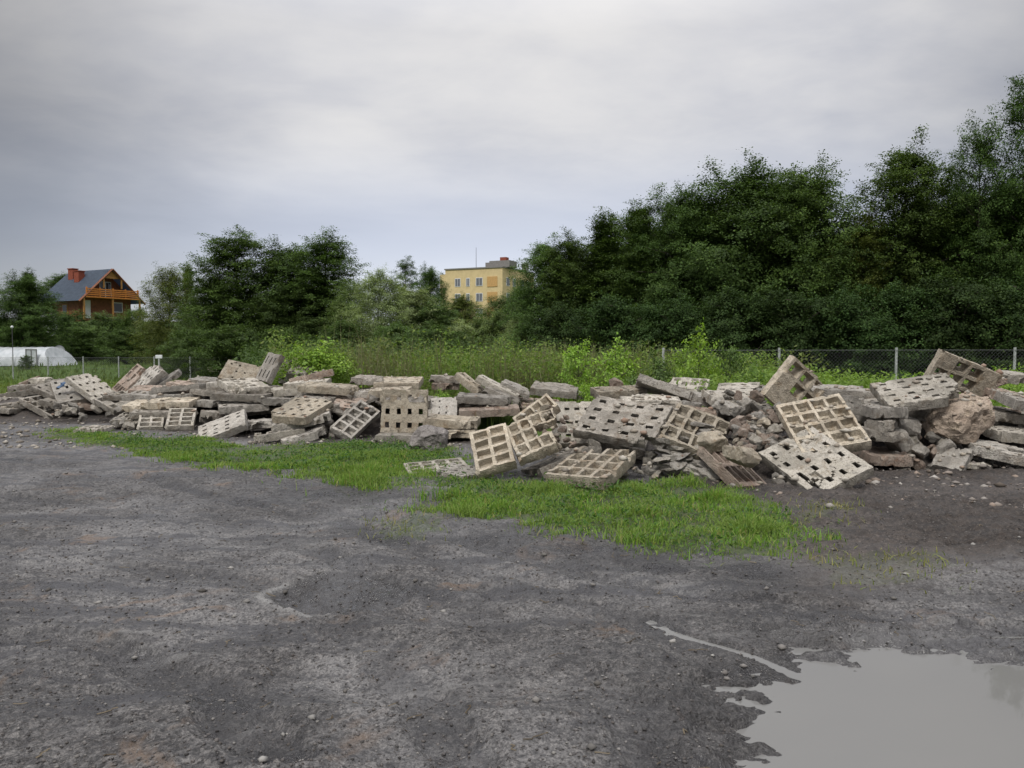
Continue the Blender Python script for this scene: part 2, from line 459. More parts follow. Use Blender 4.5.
     'grey slab below the sandy clay coated slab'),
    ('chip', 'dark', 0.900, 0.700, (4.826, 10.900, 0.719), (0.070, -0.070, 0.105),
     'dark slab behind the purplish fragment, under the flat grey slab'),
    ('full', 'dark', 0.900, 0.700, (6.433, 10.800, 0.630), (0.087, 0.105, -0.105),
     'dark slab behind the reddish boulder'),
    ('chip', 'dark', 0.800, 0.700, (6.987, 10.800, 0.520), (0.070, -0.052, 0.070),
     'dark slab in the hollow at the right end of the heap'),
    ('full', 'dark', 0.900, 0.700, (3.352, 10.200, 0.512), (0.244, -0.105, 0.140),
     'dark slab under the rubble left of the tan waffle slab'),
    ('chip', 'grey', 0.800, 0.600, (0.922, 9.900, 0.162), (0.087, 0.052, -0.105),
     'grey slab in the dark gap above the low waffle slab'),
]

# ------------------------------------------------------------------ slabs
def axis_lines(L, nh, rib_top, marg_top, rib_bot, marg_bot, step=.035):
    """coordinate pairs (on the holed face, on the pocket face) along one axis, and the hole index of each cell (-1 = solid)"""
    def marks(rib, marg):
        w = (L - 2 * marg - (nh - 1) * rib) / nh
        out = [0.0]
        for k in range(nh):
            a = marg + k * (w + rib); out += [a, a + w]
        return out + [L]
    mt, mb = marks(rib_top, marg_top), marks(rib_bot, marg_bot)
    lines = []; cells = []
    for k in range(len(mt) - 1):
        n = max(1, int(round(max(mt[k + 1] - mt[k], mb[k + 1] - mb[k]) / step)))
        for j in range(n):
            t = j / n
            lines.append((mt[k] * (1 - t) + mt[k + 1] * t - L / 2, mb[k] * (1 - t) + mb[k + 1] * t - L / 2))
            cells.append((k - 1) // 2 if k % 2 == 1 else -1)
    lines.append((L / 2, L / 2))
    return np.array(lines), cells


def slab_mesh(name, W, H, nx, ny, seed, T=.125, drop=None, chips=5, rough=1.0, plug=0.0, small=(.10, .062), crack=None):
    """precast waffle slab: small holes on +z, wide tapering pockets on -z. drop(x, y) -> True removes concrete there"""
    rs = np.random.RandomState(seed)
    if nx:
        rtx = (W / nx) - small[0]; lx, cx = axis_lines(W, nx, rtx, rtx * .62, .042, .05)
        rty = (H / ny) - small[1]; ly, cy = axis_lines(H, ny, rty, rty * .62, .042, .05)
    else:
        k = int(W / .035); lx = np.stack([np.linspace(-W / 2, W / 2, k + 1)] * 2, 1); cx = [-1] * k
        k = int(H / .035); ly = np.stack([np.linspace(-H / 2, H / 2, k + 1)] * 2, 1); cy = [-1] * k
    ni, nj = len(lx), len(ly); K = 4
    plugged = set()
    if plug:
        for a in range(nx):
            for c in range(ny):
                if rs.rand() < plug: plugged.add((a, c))
    solid = np.zeros((ni - 1, nj - 1), bool)
    for i in range(ni - 1):
        for j in range(nj - 1):
            s = cx[i] < 0 or cy[j] < 0 or (cx[i], cy[j]) in plugged
            if s and drop is not None:
                x = (lx[i, 0] + lx[i + 1, 0]) / 2; y = (ly[j, 0] + ly[j + 1, 0]) / 2
                if drop(x, y): s = False
            solid[i, j] = s
    vid = {}; V = []; Fc = []; outer = []
    def vert(i, j, k):
        key = (i, j, k)
        if key not in vid:
            t = (0, .10, .22, .84, 1)[k]
            x = lx[i, 1] * (1 - t) + lx[i, 0] * t; y = ly[j, 1] * (1 - t) + ly[j, 0] * t
            # worn arrises
            if k in (0, K):
                e = .004
                if i == 0: x += e
                if i == ni - 1: x -= e
                if j == 0: y += e
                if j == nj - 1: y -= e
            vid[key] = len(V); V.append((x, y, T * ((0, .32, .60, .70, 1)[k] - .5)))
        return vid[key]
    for i in range(ni - 1):
        for j in range(nj - 1):
            if not solid[i, j]: continue
            Fc.append([vert(i, j, K), vert(i + 1, j, K), vert(i + 1, j + 1, K), vert(i, j + 1, K)])
            Fc.append([vert(i, j, 0), vert(i, j + 1, 0), vert(i + 1, j + 1, 0), vert(i + 1, j, 0)])
            for (di, dj, a, b) in ((-1, 0, (i, j + 1), (i, j)), (1, 0, (i + 1, j), (i + 1, j + 1)),
                                   (0, -1, (i, j), (i + 1, j)), (0, 1, (i + 1, j + 1), (i, j + 1))):
                p, q = i + di, j + dj
                if 0 <= p < ni - 1 and 0 <= q < nj - 1 and solid[p, q]: continue
                for k in range(K):
                    Fc.append([vert(*a, k), vert(*b, k), vert(*b, k + 1), vert(*a, k + 1)])
    V = np.array(V)
    # broken edges wander more than cast ones
    P = V.copy()
    V += vec_noise(P, 4.0, seed) * .009 * rough + vec_noise(P, 16.0, seed + 3) * .009 * rough + vec_noise(P, 40.0, seed + 5) * .006 * rough
    for c in range(chips):
        side = rs.randint(4); u = rs.uniform(-.5, .5)
        p = np.array([(u * W, -H / 2), (W / 2, u * H), (u * W, H / 2), (-W / 2, u * H)][side])
        ctr = np.array([p[0], p[1], rs.choice([-1, 1]) * T * .55]); r = rs.uniform(.02, .07)
        d = V - ctr; L = np.linalg.norm(d, axis=1); k = L < r
        V[k] = ctr + d[k] / np.maximum(L[k], 1e-5)[:, None] * r * (0.85 + .25 * rs.rand(k.sum(), 1))
    me = np_mesh(name, V, Fc, smooth=True)
    me.set_sharp_from_angle(angle=math.radians(38))
    return me


def ragged(fx, seed, ang=0.0, amp=.10):
    rs = np.random.RandomState(seed); ph = rs.rand(3) * 6
    ca, sa = math.cos(ang), math.sin(ang)
    def f(x, y):
        u = x * ca + y * sa; w = -x * sa + y * ca
        return u > fx + amp * (math.sin(w * 9 + ph[0]) * .5 + math.sin(w * 23 + ph[1]) * .35 + math.sin(w * 51 + ph[2]) * .2)
    return f


def corner_gone(sx, sy, W, H, r, seed):
    g = ragged((W + H) / 2 * .707 - r, seed, math.atan2(sy, sx), .05)
    return lambda x, y: g(x, y)


def crack_line(seed, y0, slope):
    ph = random.Random(seed).random() * 6
    return lambda x, y: abs(y - (y0 + slope * x + .03 * math.sin(x * 17 + ph) + .015 * math.sin(x * 43))) < .014


def either(*fs): return lambda x, y: any(f(x, y) for f in fs)


SLAB_KINDS = {}
def kind(name, *variants): SLAB_KINDS[name] = [variants, 0, {}]
def V_(W, H, nx, ny, **kw): return (W, H, nx, ny, kw)

kind('full', V_(1, .75, 4, 4, chips=6), V_(1, .75, 4, 4, chips=9, plug=.15, rough=1.3), V_(1, .75, 4, 4, chips=10, rough=1.5, drop=corner_gone(1, -1, 1, .75, .12, 4)), V_(1, .75, 4, 4, chips=12, rough=1.4, plug=.3, drop=either(corner_gone(-1, 1, 1, .75, .15, 21), crack_line(5, .12, .2))), V_(1, .75, 4, 4, chips=9, rough=1.6, drop=ragged(.42, 22, .1, .08)))
kind('chip', V_(1, .75, 4, 4, chips=8, drop=corner_gone(1, -1, 1, .75, .22, 1)), V_(1, .75, 4, 4, chips=8, plug=.2, drop=either(corner_gone(-1, -1, 1, .75, .17, 2), corner_gone(1, 1, 1, .75, .12, 3))), V_(1, .75, 4, 4, chips=12, rough=1.6, drop=either(corner_gone(-1, 1, 1, .75, .26, 24), lambda x, y: math.hypot(x - .18, y - .05) < .11 + .03 * math.sin(x * 35))), V_(1, .75, 4, 4, chips=12, rough=1.5, plug=.35, drop=either(corner_gone(1, 1, 1, .75, .2, 25), crack_line(8, -.1, -.3))))
kind('crack', V_(1, .75, 4, 4, chips=5, drop=either(lambda x, y: .17 < x < .31 and -.31 < y < -.13 and (x * 7 + y * 11) % .3 < .24, lambda x, y: abs(x - .34 + .25 * (y + .1) + .03 * math.sin(y * 30)) < .012 and y < .1)))
kind('row3', V_(.75, .75, 4, 3, chips=7), V_(.75, .75, 4, 3, chips=11, rough=1.6, plug=.2, drop=corner_gone(1, 1, .75, .75, .13, 27)))
kind('row3w', V_(.75, .72, 4, 3, chips=12, rough=1.5, small=(.075, .10), drop=lambda x, y: x > .08 and .16 < y < .24 and x < .33))
kind('half', V_(.5, .75, 2, 4, chips=8, rough=1.2))
kind('half2', V_(.9, .7, 4, 3, chips=9, rough=1.5, drop=ragged(-.1, 5, -1.57, .10)))
kind('comb', V_(.75, 1, 4, 4, chips=4, drop=lambda x, y: y < -.40 - .04 * math.sin(x * 11)))
kind('ragged', V_(.75, .75, 4, 3, chips=14, rough=2.4, drop=either(ragged(.25, 8, .3, .10), lambda x, y: math.hypot(x - .1, y + .05) < .10 + .03 * math.sin(x * 40))))
kind('strip', V_(.85, .35, 4, 1, chips=6, small=(.11, .13)))
kind('strip2', V_(.36, .62, 2, 3, chips=6))
kind('plug', V_(.75, .75, 3, 3, chips=6, plug=.45, small=(.12, .11), drop=corner_gone(1, -1, .75, .75, .12, 6)))
kind('clay', V_(.8, .55, 4, 3, chips=8, rough=1.8, plug=.45, small=(.05, .05)))
kind('piece', V_(.6, .6, 2, 2, chips=9, rough=1.6, drop=ragged(.17, 11, .5, .10)), V_(.6, .6, 2, 3, chips=9, rough=1.5, plug=.5, drop=either(ragged(.18, 12, -.6, .09), ragged(.2, 13, 2.5, .08))))
kind('plain', V_(.9, .65, 0, 0, chips=14, rough=1.2, drop=corner_gone(1, -1, .9, .65, .12, 14)), V_(.9, .65, 0, 0, chips=12, rough=1.3, drop=ragged(.36, 15, .15, .08)))


def slab_proto(k):
    """the next mesh of this kind; a mesh is made once and shared"""
    variants, c, made = SLAB_KINDS[k]
    SLAB_KINDS[k][1] += 1
    i = c % len(variants)
    if i not in made:
        W, H, nx, ny, kw = variants[i]
        made[i] = (slab_mesh('waffle_slab_' + k, W, H, nx, ny, 31 + 7 * i + sum(map(ord, k)), **kw), W, H)
        made[i][0].materials.append(MATS['grey'])
    return made[i]


SLAB_GROUP = 'concrete slabs dumped in heaps'
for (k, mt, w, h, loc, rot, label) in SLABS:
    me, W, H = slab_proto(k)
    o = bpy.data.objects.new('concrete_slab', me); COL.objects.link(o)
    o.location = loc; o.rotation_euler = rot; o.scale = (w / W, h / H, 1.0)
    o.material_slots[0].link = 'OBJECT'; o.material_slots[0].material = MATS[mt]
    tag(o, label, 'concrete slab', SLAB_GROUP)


# slabs lying flat inside the heaps, seen only through the gaps
def inner_slabs(n, xr, yf, zr, label, seed):
    rs = np.random.RandomState(seed); kinds = ['full', 'chip', 'piece', 'full', 'row3']
    for i in range(n):
        x = xr[0] + (xr[1] - xr[0]) * (i + rs.rand()) / n
        y = yf(x) + rs.uniform(0, 2.0) * (zr[2]); z = zr[0] + (zr[1] - zr[0]) * rs.rand()
        me, W, H = slab_proto(kinds[rs.randint(5)])
        o = bpy.data.objects.new('concrete_slab', me); COL.objects.link(o)
        o.location = (x, y, z); o.rotation_euler = (rs.uniform(-.10, .16) + (math.pi if rs.rand() < .3 else 0), rs.uniform(-.16, .16), rs.uniform(-.5, .5)); o.scale = (1, 1, .85)
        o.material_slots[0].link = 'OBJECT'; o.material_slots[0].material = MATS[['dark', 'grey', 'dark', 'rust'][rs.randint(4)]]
        tag(o, label, 'concrete slab', label)


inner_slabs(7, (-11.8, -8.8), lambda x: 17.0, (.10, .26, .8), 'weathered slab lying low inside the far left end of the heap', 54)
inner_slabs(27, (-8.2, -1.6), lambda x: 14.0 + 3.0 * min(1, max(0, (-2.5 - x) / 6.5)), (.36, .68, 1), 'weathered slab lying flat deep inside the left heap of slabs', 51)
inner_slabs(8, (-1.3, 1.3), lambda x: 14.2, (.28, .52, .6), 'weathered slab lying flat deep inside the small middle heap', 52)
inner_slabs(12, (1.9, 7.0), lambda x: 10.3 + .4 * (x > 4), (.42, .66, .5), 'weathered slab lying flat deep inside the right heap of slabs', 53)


# ------------------------------------------------------------------ rubble
def rock_mesh(name, seed, dims, npl=15, sub=4, n1=.05, n2=.05, crease=24):
    """a stone or lump of concrete: a ball cut by random planes, then roughened"""
    rs = np.random.RandomState(seed); bm = bmesh.new()
    bmesh.ops.create_icosphere(bm, subdivisions=sub, radius=1)
    me = bpy.data.meshes.new(name); bm.to_mesh(me); bm.free()
    V = np.zeros(len(me.vertices) * 3, np.float32); me.vertices.foreach_get('co', V); V = V.reshape(-1, 3).astype(float)
    V /= np.linalg.norm(V, axis=1)[:, None]
    N_ = rs.normal(size=(npl, 3)); N_[:6] = np.array([(1, 0, 0), (-1, 0, 0), (0, 1, 0), (0, -1, 0), (0, 0, 1), (0, 0, -1)]) + rs.normal(size=(6, 3)) * .22
    N_ /= np.linalg.norm(N_, axis=1)[:, None]; h = rs.uniform(.40, .56, npl); h[:6] = rs.uniform(.36, .46, 6)
    dn = V @ N_.T
    r = np.where(dn > .05, h[None] / np.maximum(dn, .05), 9).min(1)
    V = V * np.minimum(r, .66)[:, None]
    V = V * np.array(dims)
    L = max(dims)
    V = V + (vec_noise(V / L, 3.0, seed) * n1 + vec_noise(V / L, 8, seed + 2) * n2 + vec_noise(V / L, 19, seed + 4) * n2 * .6 + vec_noise(V / L, 40, seed + 6) * n2 * .3) * L
    me.vertices.foreach_set('co', V.astype(np.float32).ravel())
    for p in me.polygons: p.use_smooth = True
    me.update(); me.set_sharp_from_angle(angle=math.radians(crease))
    me.materials.append(MATS['grey'])
    return me


def place(me, name, loc, rot, sc, mat, label, cat, group=None):
    o = bpy.data.objects.new(name, me); COL.objects.link(o)
    o.location = loc; o.rotation_euler = rot; o.scale = (sc, sc, sc)
    o.material_slots[0].link = 'OBJECT'; o.material_slots[0].material = MATS[mat]
    return tag(o, label, cat, group)


bo = place(rock_mesh('boulder', 71, (.90, .60, .50), 20, 5, .07, .07, 28), 'boulder', at(961, 415, 10.1), (.25, -.38, .2), 1, 'stone',
           'big rough reddish brown boulder leaning on the right end of the heap', 'boulder')
place(rock_mesh('boulder', 43, (.62, .52, .44), 26, 5, .06, .06, 40), 'boulder', at(430, 440, 11.5), (.1, .05, .4), 1, 'field',
      'rounded grey boulder sitting alone in the grass', 'boulder')

ROCKS = [rock_mesh('rubble_chunk', 100 + k, d, 12 + k % 4, 4, .05, .05) for k, d in enumerate(
    [(1, .8, .55), (1, .6, .5), (1, .9, .35), (.9, .9, .7), (1, .7, .28), (1, .55, .6)])]
PLATES = [rock_mesh('concrete_plate', 140 + k, d, 13, 4, .04, .035) for k, d in enumerate([(1, .8, .22), (1, .65, .18), (.9, .9, .25)])]
rr = random.Random(23)
BIG_CHUNKS = [
    (743, 456, 8.55, .40, 0, (.2, .45, .5), 'tan', 'large broken slab block lying over the rusty slab strip'),
    (712, 441, 9.05, .36, 3, (.3, -.3, .2), 'tan', 'pale cornered block above the top of the rusty slab strip'),
    (757, 396, 10.5, .22, 3, (.3, .5, .2), 'rust', 'dark reddish block wedged left of the peak slab'),
    (728, 408, 10.2, .45, 2, (.3, .1, .9), 'grey', 'rounded grey chunk below the greenish pale slab'),
    (690, 408, 10.8, .40, 1, (.1, .2, .3), 'grey', 'grey lump between the thick slab on edge and the half buried lattice slab'),
    (905, 425, 10.05, .42, 0, (.6, .4, .2), 'grey', 'pale angular chunk below the front edge of the light level slab'),
    (899, 440, 9.95, .38, 3, (.2, .9, .5), 'grey', 'upright grey chunk left of the reddish boulder'),
    (921, 452, 9.85, .32, 1, (.3, .5, .9), 'grey', 'chunk at the foot of the rubble left of the reddish boulder'),
    (944, 448, 9.85, .30, 5, (.2, -.5, .3), 'grey', 'squared stub of concrete under the reddish boulder'),
    (975, 466, 9.7, .36, 4, (.1, .1, .2), 'pale', 'flat pale piece lying below the ridged grey slab'),
    (990, 381, 11.2, .42, 2, (.2, .1, .2), 'rust', 'reddish lump tucked under the highest tilted slab'),
    (684, 466, 9.25, .62, 4, (.35, .1, -.2), 'grey', 'wide flat plate lying at the foot of the shattered pieces'),
    (706, 471, 9.1, .48, 4, (.3, .25, -.5), 'grey', 'second flat plate beside the lower end of the rusty strip'),
    (652, 471, 9.35, .28, 3, (.3, .1, .2), 'grey', 'rounded chunk in the grass right of the low waffle slab'),
    (616, 383, 12.2, .25, 3, (.1, .3, .2), 'rust', 'reddish lump on the far corner of the broad grey slab'),
    (595, 449, 9.6, .26, 5, (.3, 1.4, .2), 'pale', 'stub standing under the left corner of the broad grey slab'),
]
for (px, py, d, s, k, rot, mt, label) in BIG_CHUNKS:
    place(ROCKS[k], 'concrete_chunk', at(px, py, d), rot, s, mt, label, 'concrete chunk', 'larger broken chunks in the heap')


def cluster(n, poly, dtop, dbot, smin, smax, meshes, mats, label, flat=.5):
    (x0, y0), (x1, y1) = poly
    for i in range(n):
        t = (i + rr.random()) / n
        px = x0 + (x1 - x0) * rr.random(); py = y0 + (y1 - y0) * t
        d = dtop + (dbot - dtop) * t
        s = smin + (smax - smin) * rr.random() ** 1.6
        place(rr.choice(meshes), 'concrete_chunk', at(px, py, d), (rr.uniform(-flat, flat) + .35 * (meshes is PLATES), rr.uniform(-flat, flat), rr.uniform(0, 6.28)), s, rr.choice(mats), label, 'concrete chunk', label)


cluster(34, ((662, 424), (704, 470)), 9.6, 9.1, .14, .32, PLATES, ['pale', 'grey', 'grey'], 'shattered flat piece covering the half buried tan lattice slab', .28)
cluster(44, ((730, 417), (776, 450)), 9.8, 9.15, .09, .26, ROCKS, ['rust', 'grey', 'tan', 'rust', 'pale'], 'small rubble chunk between the waffle slab and the rusty slab strip', 1)
cluster(30, ((893, 416), (944, 472)), 10.2, 9.7, .10, .26, ROCKS, ['grey', 'pale', 'grey', 'rust'], 'small chunk in the rubble left of the reddish boulder', 1)
cluster(18, ((724, 388), (778, 416)), 10.9, 10.0, .10, .3, ROCKS, ['grey', 'rust', 'pale'], 'small chunk in the rubble left of the peak slab', 1)
cluster(26, ((600, 452), (692, 482)), 9.6, 9.0, .08, .22, ROCKS, ['grey', 'grey', 'pale', 'tan'], 'small chunk spilled at the grass edge below the broad grey slab', .8)
cluster(16, ((545, 405), (575, 448)), 9.75, 9.2, .07, .16, ROCKS, ['rust', 'tan', 'rust'], 'reddish crumb off the crumbling half slab', 1)
cluster(14, ((955, 448), (1024, 472)), 10.1, 9.7, .09, .22, ROCKS, ['grey', 'pale'], 'small chunk around the ridged grey slab', .8)
cluster(14, ((106, 408), (140, 428)), 15.6, 14.4, .12, .34, ROCKS, ['pale', 'grey'], 'pale crumb left of the split grid slab', .8)
cluster(14, ((50, 404), (104, 418)), 16.6, 15.6, .12, .3, ROCKS, ['dark', 'grey', 'pale'], 'small chunk at the foot of the dark hollow slab', .8)
cluster(12, ((300, 415), (340, 436)), 13.6, 12.9, .12, .28, ROCKS, ['dark', 'grey'], 'dark chunk in the gap beside the leaning stack', .8)
cluster(12, ((340, 395), (380, 415)), 13.9, 13.3, .10, .25, ROCKS, ['rust', 'grey', 'dark'], 'brown chunk behind the slotted grey slab', .8)
cluster(10, ((772, 446), (796, 488)), 9.2, 8.5, .09, .2, ROCKS, ['dark', 'grey'], 'small chunk in the dark gap under the pale cracked slab', .8)


# crumbs and dust-sized bits lying wherever a falling piece would come to rest on the heaps
def crumbs_on_heap():
    bpy.context.view_layer.update(); dg = bpy.context.evaluated_depsgraph_get(); rs = np.random.RandomState(41)
    pts = []
    while len(pts) < 9000:
        if rs.rand() < .55: x, y = rs.uniform(-.2, 7.2), rs.uniform(8.3, 12.0)
        else: x, y = rs.uniform(-12, -.4), rs.uniform(11.8, 18.5)
        if fbm2(np.array([x * 1.6]), np.array([y * 1.6]), 3)[0] < rs.uniform(-.5, .45): pts.append(None); continue
        hit, loc, nrm, *_ = S.ray_cast(dg, Vector((x, y, 4)), Vector((0, 0, -1)))
        pts.append((loc.x, loc.y, loc.z) if hit and nrm.z > .72 else None)
    return np.array([p for p in pts if p])


CRUMB_SPOTS = crumbs_on_heap()

# ------------------------------------------------------------------ ground
def gpt(px, py):
    """where the view through a photo pixel meets level ground"""
    u = (px - 512) / 788.0; v = (384 - py) / 788.0
    fy = math.cos(PITCH) + v * math.sin(PITCH); fz = -math.sin(PITCH) + v * math.cos(PITCH)
    t = CAM_Z / -fz
    return (u * t, fy * t)


def in_poly(x, y, poly):
    r = np.zeros(x.shape, bool); n = len(poly)
    for i in range(n):
        (x0, y0), (x1, y1) = poly[i], poly[(i + 1) % n]
        if y0 == y1: continue
        r ^= ((y0 > y) != (y1 > y)) & (x < (x1 - x0) * (y - y0) / (y1 - y0) + x0)
    return r


def GP(*p): return [gpt(*q) for q in p]


G_MAIN = GP((52, 432), (66, 437), (110, 448), (160, 456), (200, 463), (250, 470), (300, 477), (350, 482), (395, 486), (425, 478), (450, 490), (432, 500), (440, 512), (470, 514), (510, 519), (560, 529), (610, 538), (660, 544), (705, 547), (740, 554), (775, 557), (797, 549), (800, 530), (780, 515), (755, 500), (738, 490), (700, 486), (640, 482), (600, 484), (540, 482), (480, 480), (470, 462), (440, 452), (380, 446), (320, 444), (250, 446), (200, 440), (140, 437), (104, 434), (90, 428))
G_DRY = GP((380, 524), (400, 516), (435, 516), (442, 528), (415, 535), (385, 533))
G_SPARSE = GP((800, 506), (835, 498), (842, 512), (820, 534), (800, 530))
G_SPARSE2 = GP((815, 556), (870, 550), (935, 562), (920, 584), (870, 582), (830, 572))
PEBBLE = GP((60, 452), (500, 560), (780, 640), (560, 768), (0, 768), (0, 440))


def mound(x, y):
    w = fbm2(x * .7 + 3, y * .7, 3) * .3
    m = .46 * sstep(1.5, 2.6, x) * sstep(9.0, 9.9, y + w * .4 - 1.15 * sstep(3.6, 4.3, x)) * (1 - sstep(11.3, 12.8, y)) * (1 - sstep(8.5, 10, x))
    m = np.maximum(m, .22 * sstep(.2, .9, x) * sstep(9.6, 10.4, y) * (1 - sstep(11, 12.5, y)) * (1 - sstep(2, 3, x)))
    front = 13.0 + sstep(-2.5, -9, x) * 3.1
    m = np.maximum(m, .36 * sstep(0, -1.2, -(-x - .8)) * 0 + .38 * sstep(front + .4, front + 1.5, y + w) * (1 - sstep(front + 3, front + 4.2, y)) * (1 - sstep(-1.6, -.8, x)) * sstep(-13.5, -12, x))
    m = np.maximum(m, .30 * sstep(13.6, 14.5, y) * (1 - sstep(15.5, 16.5, y)) * sstep(-1.6, -.8, x) * (1 - sstep(1, 2, x)))
    return m


def hill(x, y):
    h = 4.3 * sstep(62, 90, y) * sstep(-8, -34, x)
    h = h - .45 * sstep(26, 42, y) * (1 - sstep(50, 60, y)) * sstep(-6, -15, x)
    return h + 1.5 * sstep(120, 300, y)


def track(x, y, path):
    """distance from a wheel track's centre line and the way along it"""
    best = np.full(np.shape(x), 9.0); al = np.zeros(np.shape(x)); run = 0
    for (x0, y0), (x1, y1) in zip(path, path[1:]):
        L = math.hypot(x1 - x0, y1 - y0); ux, uy = (x1 - x0) / L, (y1 - y0) / L
        t = np.clip((x - x0) * ux + (y - y0) * uy, 0, L)
        d = np.hypot(x - x0 - ux * t, y - y0 - uy * t); k = d < best
        best = np.where(k, d, best); al = np.where(k, run + t, al); run += L
    return best, al


def puddle_f(x, y):
    xl = np.interp(y, [0, 2.9, 3.26, 3.54, 3.88, 4.1], [.75, .86, .96, 1.10, 1.38, 1.6])
    top = np.interp(x, [1.3, 1.8, 2.25, 2.6, 3.5, 5], [3.92, 4.0, 3.97, 3.88, 3.8, 3.5])
    return np.minimum(np.minimum(top - y, x - xl), np.minimum(y - 1.2, 4.6 - x))


def rut(x, y, a, b, w):
    (x0, y0), (x1, y1) = a, b
    L = math.hypot(x1 - x0, y1 - y0); ux, uy = (x1 - x0) / L, (y1 - y0) / L
    t = (x - x0) * ux + (y - y0) * uy; s = -(x - x0) * uy + (y - y0) * ux
    s = s + .03 * np.sin(t * 7 + x0)
    k = sstep(-.1, .2, t) * (1 - sstep(L - .2, L + .1, t))
    return np.exp(-(s / w) ** 2) * k


POT = gpt(342, 592)


def pothole(x, y):
    a = fbm2(x * 2.2, y * 2.2, 3) * .16
    r = np.hypot((x - POT[0]) / .46, (y - POT[1]) / .40) + a
    return r


TRACKS = [GP((300, 500), (430, 526), (560, 562), (680, 590), (800, 608), (1010, 628)), GP((330, 520), (440, 552), (560, 592), (660, 628), (740, 668)),
          GP((-60, 452), (60, 466), (190, 486), (330, 520)), GP((-80, 486), (60, 500), (200, 524), (330, 556), (470, 610), (600, 690), (660, 768)),
          GP((-60, 560), (100, 562), (250, 585), (380, 640), (480, 768)), GP((560, 548), (700, 572), (860, 592), (1040, 600)), GP((-60, 640), (80, 640), (210, 690), (280, 768))]


def tracks(x, y):
    x = np.atleast_1d(x); y = np.atleast_1d(y)
    wob = fbm2(x * 1.3 + 7, y * 1.3, 2) * .10
    dip = np.zeros(x.shape); lug = np.zeros(x.shape); dark = np.zeros(x.shape)
    for i, p in enumerate(TRACKS):
        d, al = track(x + wob, y + wob, p)
        worn = np.clip(.75 + fbm2(x * .9 + i * 5, y * .9, 3) * 1.3, 0, 1)
        k = (1 - sstep(.09, .15, d)) * worn
        dip = np.maximum(dip, k); dark = np.maximum(dark, (1 - sstep(.07, .17, d)) * worn)
        lug = np.where(k > .2, np.sin(al * 48 + np.where(d > .05, 2.0, 0)) * k, lug)
        dip = dip - .55 * np.exp(-((d - .19) / .045) ** 2) * worn
    return dip, lug, dark


def height(x, y):
    x = np.asarray(x, float); y = np.asarray(y, float)
    near = 1 - sstep(14, 24, y)
    near = near * sstep(-8, 0, y)
    h = hill(x, y) + mound(x, y)
    n = fbm2(x * .55 + 40, y * .55, 3) * .045 + fbm2(x * 2.1, y * 2.1, 4, .6) * .032 + fbm2(x * 9, y * 9, 4, .65) * .022 * (.35 + .9 * sstep(-.25, .3, fbm2(x * .5 + 22, y * .5, 3)))
    n = n + np.maximum(0, fbm2(x * 24 + 5, y * 24, 3, .6)) * .018
    tr = x * .83 + y * .55 + fbm2(x * .5, y * .5, 2) * .8          # old wheel tracks run across the yard
    n = n + .012 * np.sin(tr * 9.5 + fbm2(x * 1.5, y * 1.5, 2) * 2) * sstep(-.1, .5, fbm2(x * .4 + 60, y * .4, 2))
    rough = sstep(1.6, 3.2, x) * sstep(4.2, 6.5, y)
    n = n + rough * (fbm2(x * 3.1 + 9, y * 3.1, 4, .65) * .07 + np.abs(fbm2(x * 8 + 9, y * 8, 3, .6)) * .05)
    # lumpy mud along the water's edge
    f = puddle_f(x, y)
    edge = np.exp(-((f + .05) / .45) ** 2)
    n = n + edge * (fbm2(x * 4.2 + 2, y * 9 + 8, 5, .7) * .075 + .004)
    h = h + n * near
    h = h - .085 * sstep(-.30, .62, f + .12 + fbm2(x * 2.6, y * 2.6, 4, .65) * .26)
    h = h + .06 * (1 - sstep(.60, .88, x)) * (1 - sstep(3.2, 3.5, y)) * sstep(1.5, 2.2, y)
    r = pothole(x, y)
    h = h - .028 * (1 - sstep(.75, 1.05, r)) + .014 * np.exp(-((r - 1.08) / .10) ** 2)
    shp = h.shape
    dip, lug, _ = tracks(x, y); h = h + (-.032 * dip + .007 * lug).reshape(shp) * near
    k2 = .85 * rut(x, y, gpt(668, 623), gpt(812, 676), .17); h = h * (1 - k2) + (-.018) * k2
    k = rut(x, y, gpt(668, 623), gpt(812, 676), .028); h = h * (1 - k) + (-.050) * k
    for (a, b, w, dp) in RUTS:
        k = rut(x, y, a, b, w); h = h - dp * k
        h = h + dp * .35 * (rut(x, y, a, b, w * 2.4) - k)
    return h


RUTS = [(gpt(480, 560), gpt(620, 600), .07, .022),
        (gpt(120, 560), gpt(520, 570), .12, .016), (gpt(20, 470), gpt(380, 520), .16, .015),
        (gpt(430, 560), gpt(620, 660), .10, .016), (gpt(200, 640), gpt(470, 720), .14, .014),
        (gpt(600, 575), gpt(900, 612), .10, .022), (gpt(640, 560), gpt(980, 590), .14, .02), (gpt(50, 510), gpt(300, 590), .2, .012)]


def veg_mask(x, y):
    wx = x + fbm2(x * 2.6, y * 2.6, 5, .7) * .55; wy = y + fbm2(x * 2.6 + 30, y * 2.6, 5, .7) * .55
    v = in_poly(wx, wy, G_MAIN) * .5
    v = np.maximum(v, in_poly(wx, wy, G_DRY) * .3)
    v = np.maximum(v, in_poly(wx, wy, G_SPARSE) * .2)
    v = np.maximum(v, in_poly(wx, wy, G_SPARSE2) * .12)
    front = 12.2 + sstep(-1.4, -2.2, x) * 4.2 + sstep(-5, -9, x) * 2.2
    far = sstep(front, front + 1.2, y + fbm2(x, y, 3) * .8)
    return np.maximum(v, far)


def growth(start, step, ratio, end):
    out = []; p = start
    while p < end:
        step *= ratio; p += step; out.append(p)
    return out


